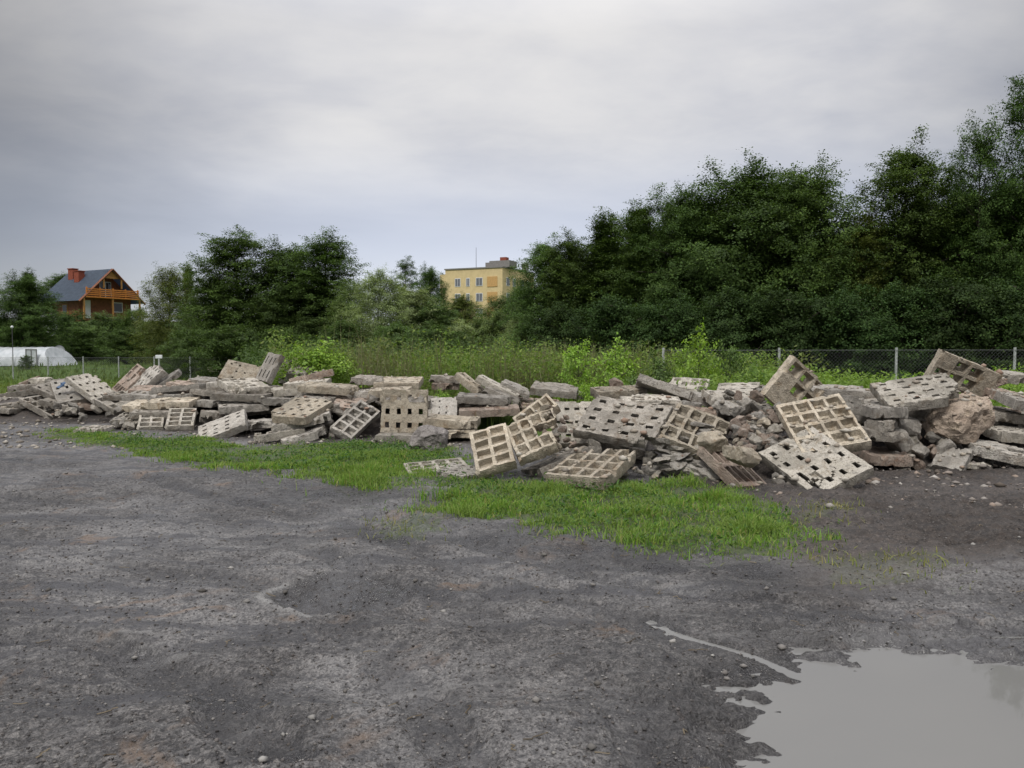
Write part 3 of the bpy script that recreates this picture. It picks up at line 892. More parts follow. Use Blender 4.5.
xs_f = list(np.arange(-6.5, 6.5, .024)); g = growth(xs_f[-1], .024, 1.09, 2600)
xs = np.array(sorted([-v for v in g] + xs_f + g))
ys = list(np.arange(2.2, 6.2, .017)) + list(np.arange(6.2, 10.2, .03)); ys = ys + growth(ys[-1], .03, 1.035, 60); ys = ys + growth(ys[-1], 1.5, 1.13, 3200)
ys = np.array(sorted([2.2 - (v - 2.2) for v in growth(2.2, .03, 1.25, 300)] + ys))
X, Y = np.meshgrid(xs, ys)
Z = height(X, Y)
nx_, ny_ = len(xs), len(ys)
idx = np.arange(nx_ * ny_).reshape(ny_, nx_)
gf = np.stack([idx[:-1, :-1].ravel(), idx[:-1, 1:].ravel(), idx[1:, 1:].ravel(), idx[1:, :-1].ravel()], 1)
gme = np_mesh('ground', np.stack([X.ravel(), Y.ravel(), Z.ravel()], 1), gf, smooth=True)
vg = veg_mask(X, Y).ravel()
soil = np.maximum(sstep(1.6, 2.6, X + fbm2(X * .8, Y * .8, 3) * .7) * sstep(4.6, 6.4, Y + fbm2(X, Y, 3)), np.minimum(1, mound(X, Y) * 6)); soil = np.maximum(soil, sstep(11.6, 12.3, Y + sstep(-2, -9, X) * -3.4 + fbm2(X, Y, 3) * .5)).ravel()
fpud = puddle_f(X, Y) + fbm2(X * 2, Y * 2, 4) * .28
soil = np.maximum(soil, .9 * (vg > .35))
wet = np.maximum(.85 * sstep(-.75, -.05, fpud), 1.9 * (1 - sstep(.85, 1.0, pothole(X, Y)))).ravel()
# black strip of damp cinders along the grass edge
dm = np.zeros_like(X)
for a, b in ((gpt(395, 500), gpt(560, 548)), (gpt(560, 548), gpt(800, 572)), (gpt(250, 482), gpt(395, 500))):
    dm = np.maximum(dm, rut(X, Y, a, b, .42))
dm = np.maximum(dm, .95 * tracks(X.ravel(), Y.ravel())[2].reshape(X.shape))
damp = np.clip(dm * (.8 + fbm2(X * 3, Y * 3, 4) * .9), 0, 1).ravel()
rim = np.exp(-((pothole(X, Y) - 1.07) / .06) ** 2) * np.clip(.8 + .9 * fbm2(X * 5, Y * 5, 3), 0, 1) * (X < POT[0] + .02) * (Y < POT[1] + .22)
for (nm, arr) in (('vegetation', vg), ('soil', soil), ('wet', wet), ('damp', damp), ('silt', rim.ravel())):
    at_ = gme.attributes.new(nm, 'FLOAT', 'POINT'); at_.data.foreach_set('value', arr.astype(np.float32))


def ground_material():
    m, nt, b = new_mat('cinder_ground'); N = NT(nt)
    tc = nt.nodes.new('ShaderNodeTexCoord'); v = tc.outputs['Object']
    def attr(nm):
        a = nt.nodes.new('ShaderNodeAttribute'); a.attribute_name = nm; return a.outputs['Fac']
    n05 = N.noise(v, .55, 5, .6, .4); n2 = N.noise(v, 2.3, 6, .65, .5); n9 = N.noise(v, 9, 6, .7); n40 = N.noise(v, 45, 4, .7); n160 = N.noise(v, 170, 3, .7)
    vor = nt.nodes.new('ShaderNodeTexVoronoi'); vor.inputs['Scale'].default_value = 60; N.l(v, vor.inputs['Vector'])
    vor2 = nt.nodes.new('ShaderNodeTexVoronoi'); vor2.inputs['Scale'].default_value = 130; N.l(v, vor2.inputs['Vector'])
    c = N.mix(N.ramp(n2, (.30, .70)), (.066, .064, .064), (.122, .118, .115))
    c = N.mix(N.ramp(n05, (.45, .68, 0, .75)), c, (.160, .155, .151))
    c = N.mix(N.ramp(n9, (.48, .64, 0, .9)), c, (.034, .033, .035))
    c = N.mix(N.ramp(n40, (.48, .62, 0, .85)), c, (.024, .022, .021))
    c = N.mix(N.ramp(n160, (.60, .72, 0, .7)), c, (.23, .22, .21))
    grit = N.mix(N.ramp(vor2.outputs['Color'], (.1, .9)), (.5, .5, .5), (1.45, 1.42, 1.4))
    c = N.mix(.8, c, grit, 'MULTIPLY')
    vor3 = nt.nodes.new('ShaderNodeTexVoronoi'); vor3.inputs['Scale'].default_value = 42; N.l(v, vor3.inputs['Vector'])
    pk = N.ramp(n05, (.42, .60, .75, .12))
    c = N.mix(pk, c, N.mix(N.ramp(vor3.outputs['Color'], (.05, .95)), (.45, .45, .46), (1.6, 1.57, 1.54)), 'MULTIPLY')
    mp = nt.nodes.new('ShaderNodeMapping'); mp.inputs['Rotation'].default_value = (0, 0, math.radians(24)); mp.inputs['Scale'].default_value = (.42, 2.6, 1); N.l(v, mp.inputs['Vector'])
    ns = N.noise(mp.outputs[0], 1.1, 6, .68, .7)
    mp2 = nt.nodes.new('ShaderNodeMapping'); mp2.inputs['Rotation'].default_value = (0, 0, math.radians(-14)); mp2.inputs['Scale'].default_value = (.35, 2.2, 1); N.l(v, mp2.inputs['Vector'])
    ns2 = N.noise(mp2.outputs[0], 1.7, 6, .68, .6)
    c = N.mix(N.ramp(ns, (.50, .62, 0, .85)), c, (.032, .031, .034))
    c = N.mix(N.ramp(ns2, (.56, .68, 0, .70)), c, (.165, .160, .155))
    c = N.mix(N.ramp(ns2, (.30, .42, .7, 0)), c, (.036, .035, .037))
    nb = N.noise(v, 1.35, 5, .7, .8)
    c = N.mix(N.ramp(nb, (.57, .68, 0, .6)), c, (.15, .10, .065))
    soilc = N.mix(N.ramp(n9, (.35, .65)), (.020, .0165, .015), (.052, .041, .034))
    soilc = N.mix(N.ramp(n40, (.52, .68, 0, .8)), soilc, (.12, .10, .085))
    c = N.mix(N.math('MULTIPLY', attr('soil'), .97), c, soilc)
    c = N.mix(N.math('MULTIPLY', attr('damp'), .8), c, (.026, .025, .027))
    wetv = N.math('MULTIPLY', attr('wet'), N.ramp(n9, (.25, .6, 1, .75)), True)
    c = N.mix(N.math('MULTIPLY', wetv, .82), c, (.024, .022, .022))
    c = N.mix(N.math('MULTIPLY', attr('silt'), .75), c, (.25, .245, .235))
    vegc = N.mix(N.ramp(n9, (.3, .7)), (.038, .070, .018), (.085, .125, .034))
    vegc = N.mix(N.ramp(n2, (.58, .75, 0, .45)), vegc, (.12, .115, .055))
    c = N.mix(attr('vegetation'), c, vegc)
    N.l(c, b.inputs['Base Color'])
    r = N.math('SUBTRACT', N.math('ADD', N.math('MULTIPLY', N.ramp(ns, (.38, .6, .78, .45)), N.ramp(n05, (.42, .62, 1.0, .70))), N.math('MULTIPLY', attr('soil'), .25)), N.math('MULTIPLY', N.math('MAXIMUM', wetv, N.math('MULTIPLY', attr('damp'), .5)), .55))
    r = N.math('MAXIMUM', r, N.math('MULTIPLY', attr('vegetation'), .95))
    N.l(N.math('SUBTRACT', .5, N.math('MULTIPLY', attr('vegetation'), .45)), b.inputs['Specular IOR Level'])
    N.l(r, b.inputs['Roughness']); b.inputs['Specular IOR Level'].default_value = .5
    h = N.math('ADD', N.math('MULTIPLY', n40, 1.0), N.math('ADD', N.math('MULTIPLY', vor.outputs['Distance'], .7), N.math('MULTIPLY', n160, .45)))
    h = N.math('ADD', h, N.math('MULTIPLY', n9, 1.6))
    bp_ = nt.nodes.new('ShaderNodeBump'); bp_.inputs['Distance'].default_value = .022; N.l(h, bp_.inputs['Height']); N.l(N.math('ADD', N.math('MULTIPLY', pk, .75), .25), bp_.inputs['Strength'])
    N.l(bp_.outputs[0], b.inputs['Normal'])
    return m


ground = link('ground', gme, ground_material()); tag(ground, None, None, None, 'structure')
tag(ground, 'uneven dark cinder yard with muddy ruts', None)

# water
m, nt, b = new_mat('muddy_water')
b.inputs['Base Color'].default_value = (.15, .148, .142, 1); b.inputs['Roughness'].default_value = .025; b.inputs['IOR'].default_value = 1.33
b.inputs['Specular IOR Level'].default_value = .5
N = NT(nt); tc = nt.nodes.new('ShaderNodeTexCoord')
N.l(N.bump(N.noise(tc.outputs['Object'], 3.0, 2), .03, .02), b.inputs['Normal'])
bm = bmesh.new(); vs = [bm.verts.new(p) for p in ((.33, 1.0, -.030), (5.2, 1.0, -.030), (5.2, 4.2, -.030), (1.55, 4.2, -.030), (.86, 4.52, -.030), (.76, 4.42, -.030), (.98, 3.85, -.030), (.52, 3.2, -.030))]; bm.faces.new(vs)
w = bm_obj('puddle_water', bm, m); tag(w, 'still brown puddle reflecting the grey sky', None, None, 'structure')


# ------------------------------------------------------------------ loose grit
def pebbles(name, n, area, smin, smax, mat, label, seed, keep=None, spots=None):
    rs = np.random.RandomState(seed)
    x = rs.uniform(area[0], area[1], n); y = area[2] + (area[3] - area[2]) * rs.rand(n) ** 1.6
    if keep is not None:
        k = keep(x, y); x = x[k]; y = y[k]; n = len(x)
    if spots is not None: x, y = spots[:, 0], spots[:, 1]; n = len(x)
    base = np.array([(1, 0, 0), (-1, 0, 0), (0, 1, 0), (0, -1, 0), (0, 0, 1), (0, 0, -1), (.6, .6, .5), (-.6, .5, .55), (.1, -.75, .6)], float)
    faces = np.array([(6, 4, 0), (6, 2, 4), (6, 0, 2), (7, 1, 4), (7, 4, 2), (7, 2, 1), (8, 4, 1), (8, 0, 4), (8, 3, 0), (8, 1, 3), (5, 2, 0), (5, 1, 2), (5, 3, 1), (5, 0, 3)])
    s = smin + (smax - smin) * rs.rand(n) ** 4
    a = rs.rand(n) * 6.28; jit = 1 + rs.uniform(-.3, .3, (n, 9, 3))
    B = base[None] * jit * np.stack([s, s * rs.uniform(.6, 1, n), s * rs.uniform(.4, .75, n)], 1)[:, None, :]
    ca, sa = np.cos(a)[:, None], np.sin(a)[:, None]
    P = np.stack([B[..., 0] * ca - B[..., 1] * sa, B[..., 0] * sa + B[..., 1] * ca, B[..., 2]], 2)
    P += np.stack([x, y, (height(x, y) if spots is None else spots[:, 2]) + s * .15], 1)[:, None, :]
    F = (faces[None] + (np.arange(n) * 9)[:, None, None]).reshape(-1, 3)
    o = link(name, np_mesh(name, P.reshape(-1, 3), F), mat)
    return tag(o, label, None, None, 'stuff')


def island_mat(name, cols, rough=.85, trans=0.0, attr_noise=None, spec=.25):
    """each loose piece (leaf, blade, pebble) takes its own colour from the list"""
    m, nt, b = new_mat(name); N = NT(nt)
    g = nt.nodes.new('ShaderNodeNewGeometry'); r = nt.nodes.new('ShaderNodeValToRGB')
    e = r.color_ramp.elements; n = len(cols)
    while len(e) < n: e.new(.5)
    for i, c in enumerate(cols): e[i].position = i / (n - 1); e[i].color = (*c, 1)
    N.l(g.outputs['Random Per Island'], r.inputs[0])
    c = r.outputs[0]
    if attr_noise:
        tc = nt.nodes.new('ShaderNodeTexCoord')
        c = N.mix(N.ramp(N.noise(tc.outputs['Object'], attr_noise[0], 4, .6), (.42, .66, 0, 1)), c, attr_noise[1])
    oi = nt.nodes.new('ShaderNodeObjectInfo'); hs = nt.nodes.new('ShaderNodeHueSaturation')
    N.l(N.math('MULTIPLY_ADD', oi.outputs['Random'], .3), hs.inputs['Value']); nt.nodes[-1].inputs[2].default_value = .85
    N.l(N.math('MULTIPLY_ADD', oi.outputs['Random'], .014), hs.inputs['Hue']); nt.nodes[-1].inputs[2].default_value = .490
    N.l(c, hs.inputs['Color']); c = hs.outputs[0]
    if name.endswith('leaves') and 'weed' not in name and 'thicket' not in name:
        sp = nt.nodes.new('ShaderNodeAttribute'); sp.attribute_name = 'spray'
        h2 = nt.nodes.new('ShaderNodeHueSaturation'); N.l(N.math('MULTIPLY_ADD', sp.outputs['Fac'], .7), h2.inputs['Value']); nt.nodes[-1].inputs[2].default_value = .6
        N.l(c, h2.inputs['Color']); c = h2.outputs[0]
    N.l(c, b.inputs['Base Color']); b.inputs['Roughness'].default_value = rough; b.inputs['Specular IOR Level'].default_value = spec
    if trans:
        t = nt.nodes.new('ShaderNodeBsdfTranslucent'); N.l(N.mix(1.0, c, (1.25, 1.3, .7), 'MULTIPLY'), t.inputs['Color'])
        ms = nt.nodes.new('ShaderNodeMixShader'); ms.inputs[0].default_value = trans
        N.l(b.outputs[0], ms.inputs[1]); N.l(t.outputs[0], ms.inputs[2]); N.l(ms.outputs[0], nt.nodes['Material Output'].inputs['Surface'])
    return m


dryland = lambda x, y: (puddle_f(x, y) < -.02) & (veg_mask(x, y) < .5)
grit_mat = island_mat('loose_grit', [(.04, .037, .035), (.085, .08, .078), (.13, .12, .115), (.07, .062, .055), (.22, .21, .20)], .9)
pebbles('gravel', 60000, (-5.5, 5.0, 2.6, 9.5), .0025, .011, grit_mat, 'loose cinder grit scattered over the yard', 3, dryland)
pebbles('stones', 800, (-7.0, 7.0, 2.7, 10.0), .007, .028, island_mat('pale_stones', [(.10, .09, .085), (.16, .15, .14), (.05, .045, .04), (.24, .23, .215), (.08, .075, .07)], .9), 'small stones lying about the yard', 4, dryland)
pebbles('rubble_crumbs', 1500, (2.2, 7.2, 6.4, 10.0), .012, .07, island_mat('pale_crumbs', [(.12, .10, .09), (.34, .32, .29), (.07, .06, .05), (.25, .2, .16), (.2, .18, .16)], .9), 'crumbs of concrete strewn on the dark soil', 5, lambda x, y: dryland(x, y) & (fbm2(x * 2, y * 2, 3) + (y - 8.2) * .25 > 0))


pebbles('concrete_crumbs', 1, (0, 1, 0, 1), .010, .065, island_mat('heap_crumbs', [(.13, .11, .09), (.36, .335, .29), (.22, .19, .155), (.30, .265, .215), (.20, .13, .095)], .9), 'crumbs and dust lying over the slab heaps', 9, None, CRUMB_SPOTS)
pebbles('heap_foot_crumbs', 2600, (-12, -.6, 11.6, 17.5), .012, .06, island_mat('heap_foot_crumbs', [(.10, .085, .07), (.30, .275, .24), (.19, .165, .135), (.06, .05, .04)], .9), 'crumbs of concrete on the soil under the left heap', 10, lambda x, y: veg_mask(x, y) < .3)
n = 170; rs = np.random.RandomState(8)
V = []; F = []
for k in range(n):
    x, y = rs.uniform(-5, 4), 2.8 + 6 * rs.rand() ** 1.5
    if puddle_f(x, y) > -.05: continue
    L_ = rs.uniform(.02, .10); a = rs.rand() * 6.28; w_ = rs.uniform(.0012, .003)
    for q in range(5):
        t = q / 4 - .5; px_ = x + math.cos(a) * L_ * t + .01 * math.sin(q * 2 + k); py_ = y + math.sin(a) * L_ * t; z_ = float(height(px_, py_)) + w_ * 1.5
        i = len(V); V += [(px_ - math.sin(a) * w_, py_ + math.cos(a) * w_, z_), (px_ + math.sin(a) * w_, py_ - math.cos(a) * w_, z_), (px_, py_, z_ + w_ * 1.6)]
        if q: F += [(i - 3, i, i + 2), (i - 3, i + 2, i - 1), (i - 1, i + 2, i + 1), (i - 1, i + 1, i - 2)]
tag(link('twig_litter', np_mesh('twig_litter', V, F), island_mat('dead_twigs', [(.06, .045, .03), (.10, .08, .055), (.14, .115, .08), (.035, .028, .022)], .9)), 'bits of twig and straw lying on the yard', None, None, 'stuff')


# ------------------------------------------------------------------ grass and weeds
def blades(name, x, y, h, wd, mat, label, seed, bend=.5, z=None, sink=.01):
    rs = np.random.RandomState(seed); n = len(x)
    z = height(x, y) - sink if z is None else z
    a = rs.rand(n) * 6.28; ln = rs.rand(n) * bend
    ts = np.array([0, .4, .75, 1.0]); ws = np.array([1, .85, .5, .06])
    ax, ay = np.cos(a), np.sin(a)
    face = a + rs.uniform(-1.2, 1.2, n) + 1.57
    wx, wy = np.cos(face), np.sin(face)
    P = np.zeros((n, 4, 2, 3))
    for k in range(4):
        out = h * ln * ts[k] ** 2; up_ = h * ts[k] * (1 - .35 * ln * ts[k])
        for s in (0, 1):
            q = (s - .5) * wd * ws[k]
            P[:, k, s, 0] = x + ax * out + wx * q; P[:, k, s, 1] = y + ay * out + wy * q; P[:, k, s, 2] = z + up_
    base = np.array([(0, 1, 3, 2), (2, 3, 5, 4), (4, 5, 7, 6)])
    F = (base[None] + (np.arange(n) * 8)[:, None, None]).reshape(-1, 4)
    o = link(name, np_mesh(name, P.reshape(-1, 3), F), mat)
    return tag(o, label, None, None, 'stuff')


def poly_samples(poly, dens, rs, warp=True):
    p = np.array(poly); lo, hi = p.min(0), p.max(0)
    n = int((hi - lo).prod() * dens)
    x = rs.uniform(lo[0] - .2, hi[0] + .2, n); y = rs.uniform(lo[1] - .2, hi[1] + .2, n)
    wx = x + fbm2(x * 2.6, y * 2.6, 5, .7) * .55; wy = y + fbm2(x * 2.6 + 30, y * 2.6, 5, .7) * .55
    wx += rs.normal(size=n) * .17; wy += rs.normal(size=n) * .13
    k = in_poly(wx, wy, poly)
    return x[k], y[k]


rs = np.random.RandomState(77)
green = [(.075, .16, .024), (.155, .29, .042), (.11, .225, .034), (.24, .36, .06), (.05, .11, .018), (.14, .26, .04), (.09, .18, .028), (.33, .29, .13), (.19, .31, .05)]
grass_m = island_mat('meadow_grass', green, .7, .4, (1.9, (.17, .25, .06)))
x, y = poly_samples(G_MAIN, 3800, rs)
# further back fewer blades are needed
k = rs.rand(len(x)) < np.clip(1.6 - .09 * (y - 6), .35, 1) * np.clip(.90 + fbm2(x * 2.4, y * 2.4, 4, .7) * 2.0, .04, 1)
x, y = x[k], y[k]
hh = (.025 + .06 * rs.rand(len(x)) ** 1.5 + .19 * np.clip(fbm2(x * 2.4, y * 2.4, 3), 0, 1)) * (1 - .5 * sstep(9, 12, y))
blades('grass', x, y, hh, .007 + .0008 * y * rs.rand(len(x)), grass_m, 'fresh green grass along the foot of the slab heap', 1, 1.1)
dry = []
for poly, dn in ((G_DRY, 2600), (G_SPARSE, 1600), (G_SPARSE2, 1500)):
    dry.append(poly_samples(poly, dn, rs))
x = np.concatenate([d[0] for d in dry]); y = np.concatenate([d[1] for d in dry])
k = rs.rand(len(x)) < np.clip(.75 + fbm2(x * 3, y * 3, 3) * 1.4, .02, 1); x, y = x[k], y[k]
blades('sparse_grass', x, y, .025 + .06 * rs.rand(len(x)), .009 * np.ones(len(x)), island_mat('yellowing_grass', [(.20, .19, .06), (.13, .17, .04), (.26, .22, .10), (.10, .14, .03)], .7, .3),
       'thin yellowing grass on the bare soil', 2, 1.3)

# rough grass between and behind the heaps
n = 52000; x = rs.uniform(-22, 14, n); y = rs.uniform(11.6, 24, n)
k = (veg_mask(x, y) > .6) & ~in_poly(x, y, G_MAIN) & (rs.rand(n) < .55 + fbm2(x, y, 3)) & ~((x > -2.4) & (x < 1.8) & (y < 16.3) & (rs.rand(n) < .7)); x, y = x[k], y[k]
blades('rough_grass', x, y, (.22 + .30 * rs.rand(len(x))) * (1 + .5 * fbm2(x * .6, y * .6, 3)), .014 + .012 * rs.rand(len(x)),
       island_mat('rough_grass', [(.09, .16, .028), (.17, .26, .045), (.12, .20, .04), (.23, .29, .08), (.07, .13, .026)], .7, .35, (.5, (.14, .15, .06))), 'rough knee high grass behind the slab heaps', 3, .9)
n = 34000; x = rs.uniform(-60, 10, n); y = rs.uniform(22, 84, n)
k = (rs.rand(n) < .7) & (x < -2 - (y - 22) * .05) & ((y > 30) | (x > -.3 * y)); x, y = x[k], y[k]
blades('meadow', x, y, .15 + .28 * rs.rand(len(x)), .05 + .06 * rs.rand(len(x)), island_mat('far_meadow_grass', [(.06, .105, .022), (.10, .15, .04), (.08, .13, .03), (.14, .17, .055)], .8, .3, (.12, (.10, .13, .04))), 'meadow grass on the slope beyond the fence', 4, .9)

# ------------------------------------------------------------------ trees, bushes, weeds
def leaf_quads(P, size, nrm, rs, aspect=.62):
    """kite-shaped leaves at points P"""
    n = len(P)
    nrm = nrm / np.linalg.norm(nrm, axis=1)[:, None]
    t = rs.normal(size=(n, 3)); t -= nrm * (t * nrm).sum(1)[:, None]; t /= np.linalg.norm(t, axis=1)[:, None]
    b = np.cross(nrm, t); s = size[:, None]
    Q = np.stack([P - t * s * .5, P + b * s * aspect * .5 - nrm * s * .06, P + t * s * .5, P - b * s * aspect * .5 - nrm * s * .06], 1)
    F = np.arange(n * 4).reshape(n, 4)
    return Q.reshape(-1, 3), F


PROFILES = {
    'round': lambda t: np.interp(t, [0, .12, .35, .6, .82, .95, 1], [.35, .75, 1, .95, .66, .34, .08]),
    'tall': lambda t: np.interp(t, [0, .15, .45, .75, .92, 1], [.65, .95, 1, .86, .52, .18]),
    'spire': lambda t: np.interp(t, [0, .15, .4, .7, .9, 1], [.8, 1, .85, .45, .16, .02]),
    'bush': lambda t: np.interp(t, [0, .25, .6, .85, 1], [.9, 1, .85, .5, .1]),
    'open': lambda t: np.interp(t, [0, .2, .5, .8, 1], [.25, .55, 1, .8, .2]),
}


def tree_meshes(seed, Ht, R, z0, prof, nlimb, ntwig, nleaf, lsize, droop=.0, twig_len=.45, trunk_r=.14, lumps=.5):
    """crown of leaves on twigs on limbs, plus trunk and limb wood. Returns (crown mesh, wood mesh)"""
    rs = np.random.RandomState(seed); pf = PROFILES[prof]
    bm = bmesh.new()
    lean = rs.uniform(-.04, .04, 2) * Ht
    tr = []; rad = []
    for k in range(7):
        t = k / 6; tr.append((lean[0] * t * t + .05 * math.sin(t * 7 + seed), lean[1] * t * t + .05 * math.cos(t * 5 + seed), Ht * .95 * t)); rad.append(trunk_r * (1 - .9 * t) + .012)
    tube(bm, tr, rad, 7)
    ph = rs.rand(6) * 6.28
    tips = []
    for i in range(nlimb):
        t = (i + rs.rand()) / nlimb
        t = t ** .85
        az = i * 2.4 + rs.uniform(-.5, .5)
        r = R * pf(t) * (1 + lumps * (math.sin(az * 2 + ph[0] + t * 5) * .45 + math.sin(az * 3 + ph[1] - t * 9) * .35 + rs.uniform(-.4, .3)))
        zt = z0 + (Ht - z0) * t
        zb = max(.1, zt - r * rs.uniform(.35, .8))
        tb = min(zb / (Ht * .95), .95)
        base = np.array([lean[0] * tb * tb, lean[1] * tb * tb, zb])
        tip = np.array([lean[0] * t + math.cos(az) * r, lean[1] * t + math.sin(az) * r, zt + rs.uniform(-.05, .1) * r - droop * r])
        mid = base * .5 + tip * .5 + np.array([0, 0, .14 * r + droop * r * .4])
        if i % 2 == 0:
            tube(bm, [base, mid, tip], [max(.014, trunk_r * .30 * (1 - .6 * t)), .018, .007], 5, False)
        for j in range(ntwig):
            u = rs.uniform(.10, 1.06) ** .62 if j else 1.0
            c = base * (1 - u) ** 2 + mid * 2 * u * (1 - u) + tip * u * u
            d = rs.normal(size=3) * np.array([1, 1, .6]); d /= np.linalg.norm(d)
            tips.append((c + d * rs.uniform(.05, .32) * min(R, 2.6) * (.35 + .65 * u), d))
    for i in range(int(nlimb * .16)):
        t = 1 - rs.rand() * .55; az = rs.rand() * 6.28; r = R * pf(t) * (.55 + .4 * rs.rand())
        p = np.array([math.cos(az) * r, math.sin(az) * r, z0 + (Ht - z0) * t]); d = np.array([math.cos(az) * .35, math.sin(az) * .35, 1.0]) + rs.normal(size=3) * .18
        d /= np.linalg.norm(d); L_ = rs.uniform(.05, .13) * Ht
        for q in np.linspace(0, 1, 7): tips.append((p + d * L_ * q, d))
    C = np.array([q[0] for q in tips]); D = np.array([q[1] for q in tips])
    m = len(C); per = max(1, int(nleaf / m))
    tl = twig_len * rs.uniform(.6, 1.3, m)
    tdir = D * np.array([1, 1, .45]) + rs.normal(size=(m, 3)) * .3 + np.array([0, 0, .05 - droop * 2.2]); tdir /= np.linalg.norm(tdir, axis=1)[:, None]
    u = rs.uniform(-.15, 1, (m, per))
    P = C[:, None, :] + tdir[:, None, :] * (tl[:, None] * u)[..., None] + rs.normal(size=(m, per, 3)) * (lsize * .5 + .13 * twig_len) * np.array([1, 1, .5])
    P[..., 2] -= (u ** 2) * tl[:, None] * (.12 + droop)
    P = P.reshape(-1, 3)
    outw = P - np.array([0, 0, z0 + .4 * (Ht - z0)]); outw /= np.maximum(np.linalg.norm(outw, axis=1), .1)[:, None]
    nrm = outw * .40 + np.array([0, 0, .75]) + rs.normal(size=P.shape) * .42
    P[:, 2] = np.maximum(P[:, 2], .02)
    Q, F = leaf_quads(P, lsize * rs.uniform(.6, 1.25, len(P)), nrm, rs)
    cm = np_mesh('crown', Q, F)
    tn = cm.attributes.new('spray', 'FLOAT', 'POINT'); tn.data.foreach_set('value', np.repeat(rs.rand(m), per * 4).astype(np.float32))
    cm['span'] = (float(P[:, 2].max() * .985), float(np.percentile(np.hypot(P[:, 0], P[:, 1]), 95)))
    wm = bpy.data.meshes.new('trunk'); bm.to_mesh(wm); bm.free()
    return cm, wm


def bark(name, c1, c2):
    m, nt, b = new_mat(name); N = NT(nt); tc = nt.nodes.new('ShaderNodeTexCoord')
    n = N.noise(tc.outputs['Object'], 9, 5, .7)
    N.l(N.mix(N.ramp(n, (.35, .65)), c1, c2), b.inputs['Base Color']); b.inputs['Roughness'].default_value = .9
    N.l(N.bump(n, .8, .03), b.inputs['Normal']); return m


BARK = bark('dark_bark', (.055, .045, .036), (.11, .095, .08)); PALE_BARK = bark('pale_bark', (.36, .35, .32), (.16, .15, .13))
LEAF = {
    'dark': island_mat('dark_leaves', [(.033, .064, .013), (.066, .115, .022), (.047, .087, .017), (.12, .185, .038)], .7, .32, None, .2),
    'deep': island_mat('deep_green_leaves', [(.028, .056, .013), (.056, .098, .021), (.040, .074, .016), (.10, .16, .035)], .7, .3, None, .2),
    'olive': island_mat('olive_leaves', [(.065, .105, .026), (.11, .16, .04), (.085, .13, .033), (.15, .20, .055)], .6, .3, None, .3),
    'mid': island_mat('mid_green_leaves', [(.046, .092, .020), (.084, .150, .034), (.064, .118, .026), (.12, .19, .045)], .6, .3, None, .3),
    'yellow': island_mat('yellowing_leaves', [(.07, .105, .02), (.12, .16, .03), (.09, .125, .025), (.16, .185, .04)], .6, .35, None, .3),
    'bright': island_mat('bright_green_leaves', [(.13, .25, .03), (.23, .38, .05), (.18, .31, .04), (.31, .45, .075)], .55, .4, None, .35),
    'silver': island_mat('silvery_leaves', [(.13, .18, .065), (.21, .27, .10), (.17, .22, .085), (.27, .33, .13)], .6, .3, None, .3),
}
TREES = {
    'broad': [tree_meshes(201 + k, 9, 3.2, 1.2, 'round', 120, 12, 125000, .115, .06, .8, .17, .45) for k in range(3)],
    'tall': [tree_meshes(211 + k, 10, 2.3, 1.0, 'tall', 120, 10, 95000, .11, .04, .7, .15, .45) for k in range(3)],
    'spire': [tree_meshes(221 + k, 9, 1.35, .8, 'spire', 100, 8, 52000, .10, .0, .5, .11, .45) for k in range(2)],
    'open': [tree_meshes(231 + k, 11, 2.5, 2.0, 'open', 48, 10, 46000, .11, .0, .75, .14, .7) for k in range(2)],
    'willow': [tree_meshes(241 + k, 8, 2.5, .8, 'round', 100, 10, 70000, .10, .18, .8, .09, .4) for k in range(2)],
    'bush': [tree_meshes(251 + k, 3, 1.9, .1, 'bush', 60, 9, 34000, .085, .03, .45, .05, .5) for k in range(3)],
    'leafy': [tree_meshes(261 + k, 2, 1.2, .15, 'bush', 26, 6, 2600, .13, .05, .42, .025, .8) for k in range(2)],
}
_cnt = {}


def tree(name, sort, px, top, d, width_px, leaf, label, group=None, cat='tree', bark_m=None, base=None, rz=None):
    """stands at distance d under pixel column px; its top reaches pixel row top"""
    T = TREES[sort]; i = _cnt.get(sort, 0); _cnt[sort] = i + 1
    cm, wm = T[i % len(T)]
    tp = at(px, top, d)
    z = float(height(tp.x, tp.y)) if base is None else base
    sz = (tp.z - z) / cm['span'][0]; sx = 1.08 * (width_px * d / 788 / 2) / cm['span'][1]
    e = empty(name, (tp.x, tp.y, z - .03), rz if rz is not None else i * 1.9)
    e.scale = (sx, sx, sz)
    tag(e, label, cat, group)
    for nm, me, mt in (('crown', cm, LEAF[leaf]), ('trunk', wm, bark_m or BARK)):
        if not me.materials: me.materials.append(mt)
        o = bpy.data.objects.new(nm, me); COL.objects.link(o); o.parent = e
        o.material_slots[0].link = 'OBJECT'; o.material_slots[0].material = mt
    return e


RG = 'trees of the dark row on the right'
tree('tree', 'tall', 543, 234, 33, 66, 'mid', 'leftmost tree of the right row, rounded and a little lighter, beside the yellow block', RG)
tree('tree', 'tall', 575, 226, 32, 70, 'dark', 'rounded tree second from the left in the right row', RG)
tree('tree', 'spire', 606, 208, 31, 56, 'dark', 'slim pointed tree of the right row, left of the loose airy tops', RG)
tree('tree', 'open', 630, 206, 32, 76, 'dark', 'airy topped tree showing sky through its upper twigs', RG)
tree('tree', 'spire', 641, 196, 30, 50, 'dark', 'narrow dark tree poking up between two airy tops', RG)
tree('tree', 'open', 664, 186, 30, 84, 'mid', 'open crowned tree just left of the big rounded middle tree', RG)
tree('tree', 'broad', 694, 180, 29, 96, 'deep', 'dense dark tree at the left shoulder of the big middle tree', RG)
tree('tree', 'broad', 742, 156, 29, 150, 'deep', 'big broad rounded tree in the middle of the right row', RG)
